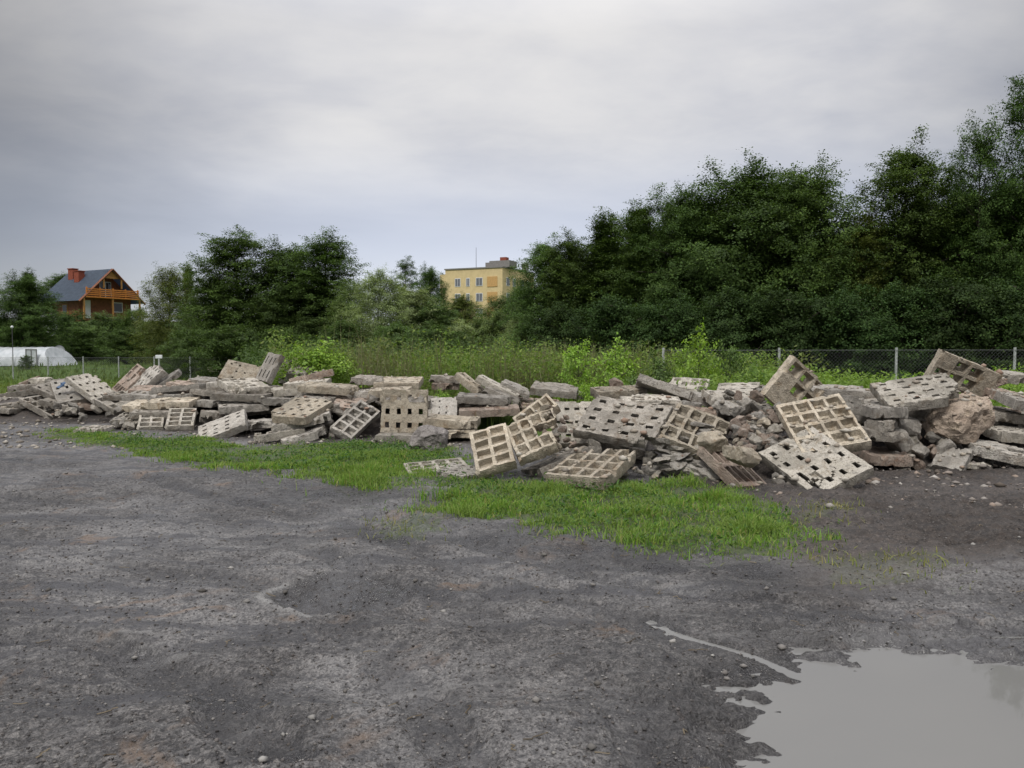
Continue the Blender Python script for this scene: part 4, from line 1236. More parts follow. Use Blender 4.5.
tree('tree', 'broad', 812, 152, 28, 126, 'dark', 'broad tree right of the biggest rounded crown, before the dip in the skyline', RG)
tree('tree', 'tall', 856, 208, 27, 70, 'yellow', 'lower tree with yellowing leaves in the dip of the skyline', RG)
tree('tree', 'tall', 903, 134, 27, 104, 'dark', 'pointed tall tree right of the dip in the skyline', RG)
tree('tree', 'open', 950, 170, 27.5, 80, 'mid', 'shorter open tree between the two tallest trees on the right', RG)
tree('tree', 'open', 984, 114, 26, 76, 'deep', 'tall thin crowned tree second from the right edge', RG)
tree('tree', 'open', 1034, 70, 25, 92, 'deep', 'tallest tree, cut by the right edge of the view', RG)
tree('tree', 'broad', 930, 190, 29, 130, 'deep', 'dense dark tree filling in behind the pointed tall tree', RG)
tree('tree', 'broad', 1000, 175, 27, 130, 'dark', 'dense lower tree under the two tallest trees on the right', RG)
tree('tree', 'broad', 1085, 120, 27, 150, 'dark', 'broad dark tree at the right end of the row', RG)
for k, (px, top, d, w_) in enumerate([(572, 246, 36, 90), (612, 232, 35, 90), (660, 212, 34, 100), (708, 196, 33, 110), (776, 176, 33, 130), (846, 222, 32, 110), (950, 185, 31, 130), (1050, 170, 31, 140)]):
    tree('tree', 'broad', px, top, d, w_, 'deep', 'shorter dark tree hidden behind the front crowns of the right row', 'second rank of the right row')
BG = 'undergrowth bushes below the right row'
LEAF['shade'] = island_mat('painted_shade_leaves', [(.018, .038, .011), (.036, .068, .017), (.026, .052, .013), (.06, .10, .026)], .75, .25, None, .15)  # leaf colour darkened, so the shade below the row is painted in
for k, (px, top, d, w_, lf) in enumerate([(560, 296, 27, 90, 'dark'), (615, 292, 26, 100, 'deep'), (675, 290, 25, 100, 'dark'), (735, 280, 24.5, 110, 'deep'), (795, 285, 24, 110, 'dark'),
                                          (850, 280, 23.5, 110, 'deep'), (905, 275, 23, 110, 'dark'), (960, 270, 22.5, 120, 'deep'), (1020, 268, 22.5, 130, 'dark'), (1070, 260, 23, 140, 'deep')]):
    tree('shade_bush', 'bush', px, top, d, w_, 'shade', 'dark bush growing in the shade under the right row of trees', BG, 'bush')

# the left dark group and its neighbours
tree('tree', 'tall', 240, 223, 50, 92, 'dark', 'tallest left tree of the dark trio in the middle left', 'dark trio')
tree('tree', 'broad', 282, 236, 51, 100, 'deep', 'middle tree of the dark trio, slightly lower', 'dark trio')
tree('tree', 'tall', 322, 229, 50, 84, 'dark', 'right tree of the dark trio', 'dark trio')
tree('tree', 'broad', 212, 268, 52, 58, 'mid', 'lighter bushy tree at the left foot of the dark trio')
tree('tree', 'broad', 300, 278, 49, 90, 'deep', 'low dark tree closing the gap below the dark trio')
tree('tree', 'willow', 168, 262, 56, 62, 'yellow', 'yellow green tree between the wooden house and the dark trio')
tree('conifer', 'spire', 187, 262, 58, 18, 'yellow', 'small pointed yellowish conifer left of the dark trio')
tree('tree', 'broad', 20, 270, 62, 66, 'deep', 'dark tree at the far left beside the wooden house')
tree('conifer', 'spire', 27, 266, 66, 22, 'deep', 'dark pointed conifer top above the far left tree')
tree('tree', 'broad', 62, 272, 112, 50, 'dark', 'distant tree behind the roof of the wooden house', None, 'tree')
tree('tree', 'willow', 377, 264, 42, 70, 'silver', 'pale feathery birch with a thin whitish stem', None, 'tree', PALE_BARK)
tree('tree', 'willow', 352, 276, 46, 50, 'olive', 'olive leafy tree between the dark trio and the pale birch')
tree('tree', 'willow', 410, 282, 45, 76, 'silver', 'rounded grey green willow right of the pale birch')
tree('tree', 'broad', 433, 300, 44, 66, 'mid', 'rounded green bush tree below the far dark trees')
tree('tree', 'open', 404, 256, 120, 36, 'deep', 'far dark tree left of the yellow block, tallest of a pair')
tree('tree', 'broad', 428, 262, 118, 40, 'deep', 'far dark tree touching the left edge of the yellow block')
tree('tree', 'broad', 462, 292, 70, 50, 'yellow', 'yellow tinted tree before the left foot of the yellow block')
tree('tree', 'willow', 500, 292, 62, 48, 'mid', 'green tree before the right half of the yellow block')
tree('tree', 'broad', 520, 282, 66, 40, 'mid', 'green tree between the yellow block and the right row')
tree('bush', 'bush', 466, 318, 38, 60, 'silver', 'grey green willow bush under the yellow block', None, 'bush')
tree('bush', 'bush', 494, 306, 36, 60, 'olive', 'brownish olive bush under the yellow block, right of the grey green one', None, 'bush')
tree('bush', 'bush', 519, 312, 34, 44, 'silver', 'tall pale willow herb clump at the foot of the right row', None, 'bush')
tree('bush', 'bush', 440, 322, 36, 66, 'deep', 'dark bush left of the grey green willow bush', None, 'bush')
tree('bush', 'bush', 345, 318, 40, 70, 'deep', 'dark bush at the foot of the pale birch', None, 'bush')
tree('bush', 'bush', 396, 318, 38, 70, 'mid', 'green bush in front of the rounded grey green willow', None, 'bush')
tree('bush', 'bush', 232, 322, 42, 80, 'deep', 'dark bush at the foot of the tallest tree of the trio', None, 'bush')
tree('bush', 'bush', 283, 326, 41, 80, 'dark', 'dark bush at the foot of the middle tree of the trio', None, 'bush')
tree('bush', 'bush', 190, 322, 46, 60, 'mid', 'green bush behind the white topped sign post', None, 'bush')
for (px, top, d, w_, lf, lb) in [(66, 309, 70, 52, 'deep', 'dark rounded bush directly below the house roof'), (106, 310, 68, 54, 'mid', 'green bush below the house balcony'),
                                 (134, 304, 68, 44, 'dark', 'dark bush right of the house balcony'), (152, 318, 64, 46, 'olive', 'olive bush below the yellow green tree'),
                                 (84, 326, 67, 56, 'dark', 'dark bush on the slope above the white tunnel end'), (124, 326, 64, 56, 'deep', 'dark bush on the slope right of the white disc'),
                                 (8, 328, 68, 40, 'mid', 'green bush behind the white polytunnel'), (30, 316, 70, 36, 'deep', 'dark bush left of the small white shed'),
                                 (172, 332, 62, 46, 'deep', 'dark bush behind the fence near the sign post')]:
    tree('bush', 'bush', px, top, d, w_, lf, lb, 'bushes on the slope below the house', 'bush')
tree('bush', 'bush', 26, 354, 56, 13, 'deep', 'small round dark bush in front of the polytunnel', None, 'bush')

# bright young growth close behind the heap
tree('elder_bush', 'leafy', 318, 337, 16.4, 84, 'bright', 'tallest bright green leafy bush behind the back of the left heap', None, 'bush')
tree('elder_bush', 'leafy', 338, 346, 16.3, 46, 'bright', 'bright green bush at the right side of the brightest leafy one', None, 'bush')
tree('elder_bush', 'leafy', 304, 341, 16.4, 50, 'bright', 'bright green bush in the middle of the lime clump behind the left heap', None, 'bush')
tree('elder_bush', 'leafy', 288, 345, 16.6, 40, 'bright', 'small bright green bush at the left end of the lime clump', None, 'bush')
tree('elder_bush', 'leafy', 700, 318, 15.4, 56, 'bright', 'tallest bright green shoots rising before the dark trees', None, 'bush')
tree('elder_bush', 'leafy', 729, 336, 16, 38, 'mid', 'green bushy shoots right of the tallest bright ones', None, 'bush')
tree('elder_bush', 'leafy', 616, 333, 15.9, 62, 'bright', 'bright green shoots above the middle of the weeds', None, 'bush')
tree('elder_bush', 'leafy', 579, 336, 15.9, 44, 'bright', 'small bright green shoots left of the middle ones', None, 'bush')
tree('elder_bush', 'leafy', 660, 346, 15.5, 60, 'mid', 'leafy green weeds behind the thick slab on edge', None, 'bush')
tree('elder_bush', 'leafy', 752, 362, 14.5, 40, 'mid', 'leafy green bush left of the peak slab', None, 'bush')
tree('elder_bush', 'leafy', 590, 374, 14.5, 40, 'bright', 'bright low weeds behind the broad grey slab', None, 'bush')
tree('elder_bush', 'leafy', 640, 368, 14, 50, 'mid', 'low green weeds right of the bright ones', None, 'bush')
tree('weed', 'leafy', 442, 386, 14.3, 24, 'bright', 'yellow green weed between the upright slab and the middle heap', None, 'weed')
tree('weed', 'leafy', 172, 377, 17.4, 12, 'yellow', 'yellow weed at the right end of the leaning fan', None, 'weed')
tree('weed', 'leafy', 414, 378, 14.9, 20, 'bright', 'green weed behind the upper right corner of the upright slab', None, 'weed')


def weed_band(name, n, xr, yr, hr, mat, label, seed, lsize=.08, keep=None):
    """upright stems with leaves along them"""
    rs = np.random.RandomState(seed)
    x = rs.uniform(*xr, n); y = rs.uniform(*yr, n)
    k = rs.rand(n) < .75 + fbm2(x * .8, y * .8, 3)
    if keep is not None: k &= keep(x, y)
    x, y = x[k], y[k]; n = len(x); z = height(x, y)
    hs = rs.uniform(*hr, n) * (1 + .35 * fbm2(x * .5 + 4, y * .5, 3)); per = 16
    u = rs.rand(n, per) ** .7
    sp = (.05 + .10 * np.sin(u * 3.1))
    P = np.stack([x[:, None] + rs.normal(size=(n, per)) * sp, y[:, None] + rs.normal(size=(n, per)) * sp, z[:, None] + u * hs[:, None]], 2).reshape(-1, 3)
    nrm = rs.normal(size=P.shape) * .6 + np.array([0, -.1, .6])
    Q, F = leaf_quads(P, lsize * rs.uniform(.6, 1.3, len(P)), nrm, rs, .42)
    return tag(link(name, np_mesh(name, Q, F), mat), label, None, None, 'stuff')


behind = lambda x, y: (y > 12.6 + sstep(-2.5, -9, x) * 6.0) & ~((x > -3) & (x < 1.9) & (y < 16.2))
WEED_A = island_mat('weed_leaves', [(.072, .145, .027), (.15, .25, .045), (.11, .20, .037), (.22, .31, .068), (.17, .21, .065)], .7, .4, (.45, (.14, .155, .065)))
weed_band('tall_weeds', 4600, (-6.5, 6.4), (16.2, 20.5), (1.05, 1.5), WEED_A, 'dense head high weeds behind the slab heaps', 5, .085, lambda x, y: x > -.31 * y)
weed_band('low_weeds', 5200, (-1.5, 7.0), (12.6, 16.2), (.45, 1.0), island_mat('low_weed_leaves', [(.09, .17, .028), (.165, .27, .05), (.125, .21, .038), (.22, .32, .07)], .65, .35), 'low leafy weeds at the back of the right heap', 6, .08, behind)
weed_band('fence_weeds', 2600, (5.0, 17), (14.6, 18.2), (.6, 1.05), island_mat('fence_weed_leaves', [(.11, .20, .03), (.20, .32, .05), (.15, .25, .04), (.26, .37, .075)], .65, .4), 'bright weeds along the wire fence on the right', 7, .085)
weed_band('left_weeds', 1500, (-30, -7), (20, 30), (.12, .32), WEED_A, 'green weeds between the left heap and the fence', 8, .11)
weed_band('thicket', 5200, (-14, 6), (21, 30), (.8, 1.7), island_mat('thicket_leaves', [(.036, .068, .018), (.066, .11, .028), (.05, .085, .022), (.09, .14, .036)], .65, .3), 'dark thicket beyond the tall weeds', 9, .11, lambda x, y: x > -.345 * y)
weed_band('meadow_weeds', 5200, (-7.5, 4), (5.8, 15), (.04, .15), island_mat('clover_leaves', [(.06, .15, .03), (.10, .21, .045), (.16, .24, .06), (.04, .10, .02)], .65, .35), 'small broad leaved weeds in the grass', 14, .045, lambda x, y: in_poly(x, y, G_MAIN) & (fbm2(x * 2.2, y * 2.2, 3) > -.05))
# reedy seed heads standing over the weeds
n = 3400; x = rs.uniform(-3.8, 3.4, n); y = rs.uniform(16.2, 20.0, n)
k = rs.rand(n) < .5 + fbm2(x * .7 + 8, y * .7, 3) * 1.2; x, y = x[k], y[k]
blades('reed_grass', x, y, 1.25 + .55 * rs.rand(len(x)), .012 + .010 * rs.rand(len(x)), island_mat('reed_stems', [(.20, .19, .10), (.13, .15, .06), (.26, .24, .15), (.10, .13, .05)], .7, .3), 'straw coloured reed grass standing above the weeds', 12, .3)


# ------------------------------------------------------------------ fences
def simple(name, col, rough=.6, metal=0.0, spec=.4, noise=None):
    m, nt, b = new_mat(name); b.inputs['Roughness'].default_value = rough; b.inputs['Metallic'].default_value = metal; b.inputs['Specular IOR Level'].default_value = spec
    N = NT(nt); tc = nt.nodes.new('ShaderNodeTexCoord')
    sc, amt = noise or (6, .25)
    n = N.noise(tc.outputs['Object'], sc, 5, .65)
    N.l(N.mix(N.ramp(n, (.35, .7)), col, tuple(c * (1 - amt) for c in col)), b.inputs['Base Color'])
    return m


GALV = simple('galvanised_wire', (.14, .145, .145), .6, .3); POSTM = simple('pale_grey_post', (.42, .44, .43), .7, 0, .3, (9, .3))


def fence(name, p0, p1, n, hgt, label, post_r=.03, pitch=.085, wire=.0016):
    p0 = Vector(p0); p1 = Vector(p1); L = (p1 - p0).length; ang = math.atan2(p1.y - p0.y, p1.x - p0.x)
    z0 = float(height(p0.x, p0.y)); z1 = float(height(p1.x, p1.y))
    e = empty(name, (p0.x, p0.y, z0), ang); tag(e, label, 'fence')
    sl = (z1 - z0) / L
    for k in range(n):
        x = L * k / (n - 1)
        bm = bmesh.new(); zz = sl * x
        tube(bm, [(x, 0, zz - .2), (x, 0, zz + hgt + .04)], [post_r, post_r], 8)
        bm_obj('post', bm, POSTM, e)
    V = []; F = []
    def bar(a, b, w):
        i = len(V); d = (Vector(b) - Vector(a)).normalized(); s = Vector((0, 1, 0)); t = d.cross(s)
        for q in (a, b):
            for (u, v_) in ((1, 0), (-.5, .87), (-.5, -.87)):
                V.append(tuple(Vector(q) + t * u * w + s * v_ * w))
        for k in range(3): F.append((i + k, i + (k + 1) % 3, i + 3 + (k + 1) % 3, i + 3 + k))
    m = int((L + hgt) / pitch)
    for k in range(m):
        for sgn in (1, -1):
            x0 = k * pitch - (hgt if sgn > 0 else 0); x1 = x0 + hgt
            za, zb = (0, hgt) if sgn > 0 else (hgt, 0)
            if x0 < 0: za += sgn * -x0; x0 = 0
            if x1 > L: zb -= sgn * (x1 - L); x1 = L
            if x1 - x0 < .02: continue
            bar((x0, 0.004 * sgn - .035, za + sl * x0), (x1, .004 * sgn - .035, zb + sl * x1), wire)
    o = link('wire_mesh', np_mesh('wire_mesh', V, F), GALV, e)
    for zz in (.06, hgt * .5, hgt - .02):
        bm = bmesh.new(); tube(bm, [(0, -.045, zz), (L, -.045, zz + sl * L)], [.0045, .0045], 5)
        bm_obj('strand', bm, GALV, e)
    return e


fence('wire_fence', (3.57, 18.6, 0), (3.57 + 2.7 * 4, 18.2, 0), 5, 1.44, 'chain link fence with pale posts in front of the dark trees on the right')
LEFT_FENCE = fence('wire_fence', (-30.5, 45, 0), (-30.5 + 2.06 * 8, 44.2, 0), 9, 1.3, 'low wire fence with pale posts before the polytunnel on the left', .036, .12, .003)

# sign post with white board
p = at(159, 357, 40); z = float(height(p.x, p.y))
e = empty('sign_post', (p.x, p.y, z)); tag(e, 'grey post with a small white board on top, behind the leaning fan', 'sign')
bm = bmesh.new(); tube(bm, [(0, 0, -.1), (0, 0, p.z - z)], [.045, .045], 8); bm_obj('post', bm, POSTM, e)
bm = bmesh.new(); box(bm, (-.17, -.05, p.z - z - .08), (.17, .03, p.z - z + .10)); bmesh.ops.bevel(bm, geom=bm.edges[:], offset=.015, segments=1, affect='EDGES')
WHITE = simple('white_paint', (.68, .69, .70), .5, 0, .4, (4, .15)); bm_obj('board', bm, WHITE, e)
# pale board wired to the left fence
bm = bmesh.new(); box(bm, (13.4, -.10, .50), (14.7, -.055, .74)); bmesh.ops.subdivide_edges(bm, edges=bm.edges[:], cuts=3)
for v in bm.verts: v.co += Vector((0, 0, .012 * math.sin(v.co.x * 9)))
bm_obj('board', bm, simple('pale_timber', (.42, .38, .30), .8), LEFT_FENCE)
# blue rag
bm = bmesh.new(); bmesh.ops.create_grid(bm, x_segments=10, y_segments=10, size=.075)
for v in bm.verts: v.co += Vector((.03 * math.sin(v.co.y * 40), .03 * math.sin(v.co.x * 35), .06 * math.sin(v.co.x * 22) * math.cos(v.co.y * 19)))
bmesh.ops.solidify(bm, geom=bm.faces[:], thickness=.006)
o = bm_obj('plastic_rag', bm, simple('blue_plastic', (.06, .11, .20), .55), None, True); o.location = at(62.5, 384.5, 16.9); o.rotation_euler = (.9, .2, .3)
tag(o, 'crumpled blue plastic scrap caught between slabs at the left end', 'plastic scrap')


# ------------------------------------------------------------------ polytunnel, disc, shed, lamp
base = at(30, 367, 60); zb = float(height(base.x, base.y))
film, nt, b = new_mat('white_film'); N = NT(nt); tc = nt.nodes.new('ShaderNodeTexCoord')
n = N.noise(tc.outputs['Object'], 1.6, 5, .6); N.l(N.mix(N.ramp(n, (.35, .7)), (.50, .52, .54), (.36, .39, .41)), b.inputs['Base Color']); b.inputs['Roughness'].default_value = .45
N.l(N.bump(n, .5, .1), b.inputs['Normal'])
x0, x1 = at(-30, 360, 60).x, at(65, 360, 60).x
e = empty('polytunnel', (x1, 60, zb)); tag(e, 'long white film polytunnel with a framed door, below the house slope', 'polytunnel')
Lp = x1 - x0; Rw, Hh = 1.9, 1.38
V = []; F = []; nu, nv = 24, 20
for i in range(nu + 1):
    u = i / nu; xx = -Lp * (1 - u)
    sag = .03 * math.cos(u * nu * math.pi) if 0 < i < nu else 0
    for j in range(nv + 1):
        a = math.pi * j / nv
        yy = -math.cos(a) * Rw; zz = math.sin(a) ** .7 * (Hh + sag)
        slope = -.62 * zz * max(0, (u - .86) / .14)
        V.append((xx + slope, yy, zz))
for i in range(nu):
    for j in range(nv):
        q = i * (nv + 1) + j; F.append((q, q + nv + 1, q + nv + 2, q + 1))
me = np_mesh('cover', V, F, True); o = link('cover', me, film, e)
for i, nm in ((0, 'end_wall'), (nu, 'end_wall')):
    ring = V[i * (nv + 1):(i + 1) * (nv + 1)]
    bm = bmesh.new(); c = bm.verts.new((sum(v[0] for v in ring) / len(ring), 0, .8)); rv = [bm.verts.new(v) for v in ring]
    for a, b_ in zip(rv, rv[1:]): bm.faces.new((a, b_, c))
    bm.faces.new((rv[-1], rv[0], c)); bm_obj(nm, bm, film, e)
bm = bmesh.new(); dx = at(47, 360, 60).x - x1
for a, c in (((dx - .42, -1.98, 0), (dx - .36, -1.92, 1.20)), ((dx + .36, -1.98, 0), (dx + .42, -1.92, 1.20)), ((dx - .42, -1.985, 1.203), (dx + .42, -1.925, 1.26)), ((dx - .03, -1.975, 0), (dx + .03, -1.93, 1.20))): box(bm, a, c)
bm_obj('door_frame', bm, simple('dark_door_frame', (.20, .20, .20), .6), e)
bm = bmesh.new(); box(bm, (dx - .36, -1.945, .03), (dx - .033, -1.90, 1.197)); box(bm, (dx + .033, -1.945, .03), (dx + .357, -1.90, 1.197)); bm_obj('door', bm, film, e)

p = at(60, 351, 61.5); z = float(height(p.x, p.y))
e = empty('round_dish', (p.x, p.y, z)); tag(e, 'white round dish on a pole at the sloped end of the polytunnel', 'dish')
bm = bmesh.new(); hz = p.z - z
R0 = []
for k in range(5):
    r = .46 * k / 4; R0.append([bm.verts.new((r * math.cos(a * math.pi / 12), -.10 + .10 * (1 - (k / 4) ** 2) , hz + r * math.sin(a * math.pi / 12))) for a in range(24)] if k else None)
cv = bm.verts.new((0, 0, hz))
for a in range(24):
    bm.faces.new((cv, R0[1][a], R0[1][(a + 1) % 24]))
    for k in range(1, 4): bm.faces.new((R0[k][a], R0[k + 1][a], R0[k + 1][(a + 1) % 24], R0[k][(a + 1) % 24]))
bmesh.ops.solidify(bm, geom=bm.faces[:], thickness=.02); bm_obj('dish_face', bm, WHITE, e, True)
bm = bmesh.new(); tube(bm, [(0, .06, -.1), (0, .06, hz)], [.035, .03], 8); bm_obj('pole', bm, POSTM, e)

p = at(45, 326, 78); z = float(height(p.x, p.y))
e = empty('shed', (p.x, p.y, z - .3), .25); tag(e, 'small white shed half hidden by bushes left of the house', 'shed')
bm = bmesh.new(); box(bm, (-.9, -.8, 0), (.9, .8, 1.9)); bm_obj('wall', bm, WHITE, e)
bm = bmesh.new(); vs = [bm.verts.new(q) for q in ((-1.05, -.95, 1.87), (1.05, -.95, 1.87), (1.05, 0, 2.35), (-1.05, 0, 2.35), (-1.05, .95, 1.87), (1.05, .95, 1.87))]
bm.faces.new((vs[0], vs[1], vs[2], vs[3])); bm.faces.new((vs[3], vs[2], vs[5], vs[4])); bmesh.ops.solidify(bm, geom=bm.faces[:], thickness=.06); bm_obj('roof', bm, simple('shed_roof', (.20, .20, .21), .7), e)
bm = bmesh.new(); box(bm, (-.35, -.825, .9), (.1, -.795, 1.45)); bm_obj('window', bm, simple('shed_glass', (.03, .035, .04), .1), e)

p = at(12, 327, 58); z = float(height(p.x, p.y))
e = empty('garden_lamp', (p.x, p.y, z)); tag(e, 'white ball garden lamp on a thin pole at the far left', 'lamp')
bm = bmesh.new(); tube(bm, [(0, 0, -.1), (0, 0, p.z - z - .1)], [.03, .025], 8); bm_obj('pole', bm, simple('dark_pole', (.07, .07, .07)), e)
bm = bmesh.new(); bmesh.ops.create_uvsphere(bm, u_segments=16, v_segments=10, radius=.10, matrix=Matrix.Translation((0, 0, p.z - z))); bm_obj('globe', bm, WHITE, e, True)

EXPOSURE = 0.5
# ------------------------------------------------------------------ wooden house
WOOD = simple('red_brown_boards', (.22, .08, .038), .65, 0, .35, (3, .4)); ORANGE = simple('orange_varnished_wood', (.62, .23, .045), .5, 0, .4, (5, .3)); HONEY = simple('honey_boards', (.42, .21, .06), .55, 0, .35, (5, .3))
SLATE, nt, b = new_mat('slate_blue_roof'); N = NT(nt); tc = nt.nodes.new('ShaderNodeTexCoord')
wv = nt.nodes.new('ShaderNodeTexWave'); wv.inputs['Scale'].default_value = 1.6; wv.inputs['Distortion'].default_value = .2; wv.bands_direction = 'Y'; N.l(tc.outputs['Object'], wv.inputs['Vector'])
n = N.noise(tc.outputs['Object'], 2.5, 5, .6); N.l(N.mix(N.ramp(n, (.3, .7)), (.105, .14, .19), (.075, .10, .14)), b.inputs['Base Color']); b.inputs['Roughness'].default_value = .55
N.l(N.bump(wv.outputs['Fac'], .4, .04), b.inputs['Normal'])
BRICK = simple('red_brick', (.28, .075, .045), .8, 0, .3, (14, .45)); GLASS = simple('window_glass', (.025, .03, .036), .08, 0, .6); CURT = simple('white_curtain', (.6, .6, .6), .7)

hp = at(111.5, 345, 94); hz = float(height(hp.x, hp.y))
A = math.radians(62)
house = empty('wooden_house', (hp.x, hp.y, hz), A)
tag(house, 'chalet like wooden house with a blue grey roof and orange balcony on the slope', 'house')
za = at(115, 269, 94).z - hz          # ridge height above the house floor
ze = at(115, 298, 94).z - hz          # eaves
GW, LN, OV = 3.7, 7.2, .5            # half gable width, length, overhang
slope = (za - ze) / GW
zf = at(115, 297.5, 94).z - hz        # balcony floor


def roofz(x): return za - abs(x) * slope


# walls
bm = bmesh.new(); box(bm, (-GW + .35, .9, 0), (GW - .35, LN, ze - .02)); bm_obj('ground_floor_wall', bm, WOOD, house)
bm = bmesh.new()
pts = [(-GW + .35, ze), (GW - .35, ze), (GW - .35, roofz(GW - .35) - .12), (0, za - .12), (-GW + .35, roofz(GW - .35) - .12)]
fr = [bm.verts.new((x, .92, z)) for x, z in pts]; bk = [bm.verts.new((x, LN - .02, z)) for x, z in pts]
bm.faces.new(fr[::-1]); bm.faces.new(bk)
for i in range(5): bm.faces.new((fr[i], fr[(i + 1) % 5], bk[(i + 1) % 5], bk[i]))
bm_obj('gable_wall', bm, WOOD, house)
bm = bmesh.new(); zz = za - 1.15          # honey coloured triangle under the roof peak
t = [bm.verts.new((x, y, z)) for y in (-.28, -.20) for x, z in ((-1.15 / slope, zz), (1.15 / slope, zz), (0, za - .10))]
bm.faces.new((t[2], t[1], t[0])); bm.faces.new((t[3], t[4], t[5]))
for i in range(3): bm.faces.new((t[i], t[(i + 1) % 3], t[(i + 1) % 3 + 3], t[i + 3]))
bm_obj('gable_boarding', bm, HONEY, house)
rf = None
for s in (-1, 1):
    bm = bmesh.new(); x1 = s * (GW + .55)
    q = [(0, -OV, za), (x1, -OV, roofz(x1)), (x1, LN + OV, roofz(x1)), (0, LN + OV, za)]
    if s > 0: q = q[::-1]
    bm.faces.new([bm.verts.new(v) for v in q]); bmesh.ops.solidify(bm, geom=bm.faces[:], thickness=.14)
    o = bm_obj('roof', bm, SLATE, house); rf = rf or o
for s in (-1, 1):
    bm = bmesh.new(); x1 = s * (GW + .58)
    tube(bm, [(s * .02, -OV - .05, za - .05), (x1, -OV - .05, roofz(x1) - .05)], [.13, .13], 4); bm_obj('barge_board', bm, WOOD, house)
for (cx, cy, w_, top) in ((-.9, 5.6, .34, .5), (-1.3, 3.8, .38, .5)):
    bm = bmesh.new(); z_ = roofz(cx)
    box(bm, (cx - w_, cy - .45, z_ - .8), (cx + w_, cy + .45, z_ + top + .45)); bm_obj('chimney', bm, BRICK, rf)
    bm = bmesh.new(); box(bm, (cx - w_ - .07, cy - .52, z_ + top + .453), (cx + w_ + .07, cy + .52, z_ + top + .56)); bm_obj('chimney_cap', bm, BRICK, rf)
# balcony
bal = bm_obj('balcony', (lambda b_: (box(b_, (-GW + .25, -.62, zf - .14), (GW - .25, .88, zf)), b_)[1])(bmesh.new()), ORANGE, house)
bm = bmesh.new()
for k in range(4): box(bm, (-GW + .28, -.63 - .002 * k, zf + .12 + .22 * k), (GW - .28, -.575, zf + .25 + .22 * k))
bm_obj('railing', bm, ORANGE, bal)
for x in np.linspace(-GW + .4, GW - .4, 5):
    bm = bmesh.new(); box(bm, (x - .07, -.57, zf + .003), (x + .07, -.45, zf + 1.05)); bm_obj('baluster_post', bm, ORANGE, bal)
for x in (-1.15, 1.15):
    bm = bmesh.new(); box(bm, (x - .08, -.56, zf + 1.053), (x + .08, -.44, zz)); bm_obj('post', bm, HONEY, house)
for x in (-GW + .1, 0, GW - .1):
    bm = bmesh.new(); box(bm, (x - .09, -.5, 0), (x + .09, -.34, zf - .143)); bm_obj('post', bm, HONEY, house)
bm = bmesh.new(); box(bm, (-.75, .86, zf + .02), (.75, .915, zf + 1.9)); wd = bm_obj('balcony_window', bm, WHITE, house)
for x in (-.66, .06):
    bm = bmesh.new(); box(bm, (x, .84, zf + .1), (x + .6, .857, zf + 1.8)); bm_obj('pane', bm, GLASS, wd)
bm = bmesh.new(); box(bm, (-2.75, .845, zf - 2.5), (-1.95, .895, zf - .4)); dd = bm_obj('door', bm, WHITE, house)
bm = bmesh.new(); box(bm, (.9, .845, zf - 1.7), (2.2, .895, zf - .5)); wd = bm_obj('window', bm, WHITE, house)
bm = bmesh.new(); box(bm, (1.0, .825, zf - 1.6), (2.1, .842, zf - .6)); bm_obj('pane', bm, GLASS, wd)
for y_ in (3.0, 5.6):
    bm = bmesh.new(); box(bm, (-GW + .30, y_, ze - 1.9), (-GW + .347, y_ + 1.0, ze - .8)); wd = bm_obj('window', bm, HONEY, house)
    bm = bmesh.new(); box(bm, (-GW + .28, y_ + .1, ze - 1.8), (-GW + .297, y_ + .9, ze - .9)); bm_obj('pane', bm, GLASS, wd)

# ------------------------------------------------------------------ yellow block of flats
YEL = simple('yellow_render', (.64, .51, .28), .8, 0, .25, (1.2, .14)); ORR = simple('orange_panel', (.56, .34, .13), .7); PALE_GLASS = simple('net_curtained_glass', (.16, .17, .19), .15, 0, .5); ROOFG = simple('grey_roof_felt', (.22, .21, .20), .8)
bp = at(502.5, 345, 140); bz = float(height(bp.x, bp.y))
B = math.radians(-25)
flats = empty('apartment_block', (bp.x, bp.y, bz), B)
tag(flats, 'yellow rendered block of flats showing above the trees in the middle', 'apartment block')
zt = at(502.5, 267.5, 140).z - bz
# local frame: near corner at the origin, long side wall runs along -x, the other along +y
LW, DW = 11.6, 14.0
bm = bmesh.new(); box(bm, (-LW, 0, -1), (0, DW, zt)); bm_obj('wall', bm, YEL, flats)
bm = bmesh.new(); box(bm, (-LW - 1.6, .8, -1), (-LW - .003, DW, zt - .7)); bm_obj('stair_wing', bm, YEL, flats)
rf = bm_obj('roof', (lambda b_: (box(b_, (-LW - .15, -.15, zt + .003), (.15, DW + .15, zt + .22)), b_)[1])(bmesh.new()), ROOFG, flats)
for (x, y_, w_, d_, h_, mt) in ((-1.3, 3.0, 2.0, 1.6, 1.2, ROOFG), (-1.1, 3.1, .6, .6, 1.9, BRICK), (1.9 - 1.6, 9.2, .5, .5, 1.3, ROOFG), (-4.0, 3.6, .8, .8, 1.1, ROOFG)):
    bm = bmesh.new(); box(bm, (x - w_, y_ - d_, zt + .223), (x + w_, y_ + d_, zt + .22 + h_)); bm_obj('chimney', bm, mt, rf)
bm = bmesh.new(); tube(bm, [(-6.8, 3, zt + .2), (-6.8, 3, zt + 4.2)], [.05, .03], 6); bm_obj('aerial', bm, simple('dark_steel', (.08, .08, .08)), rf)
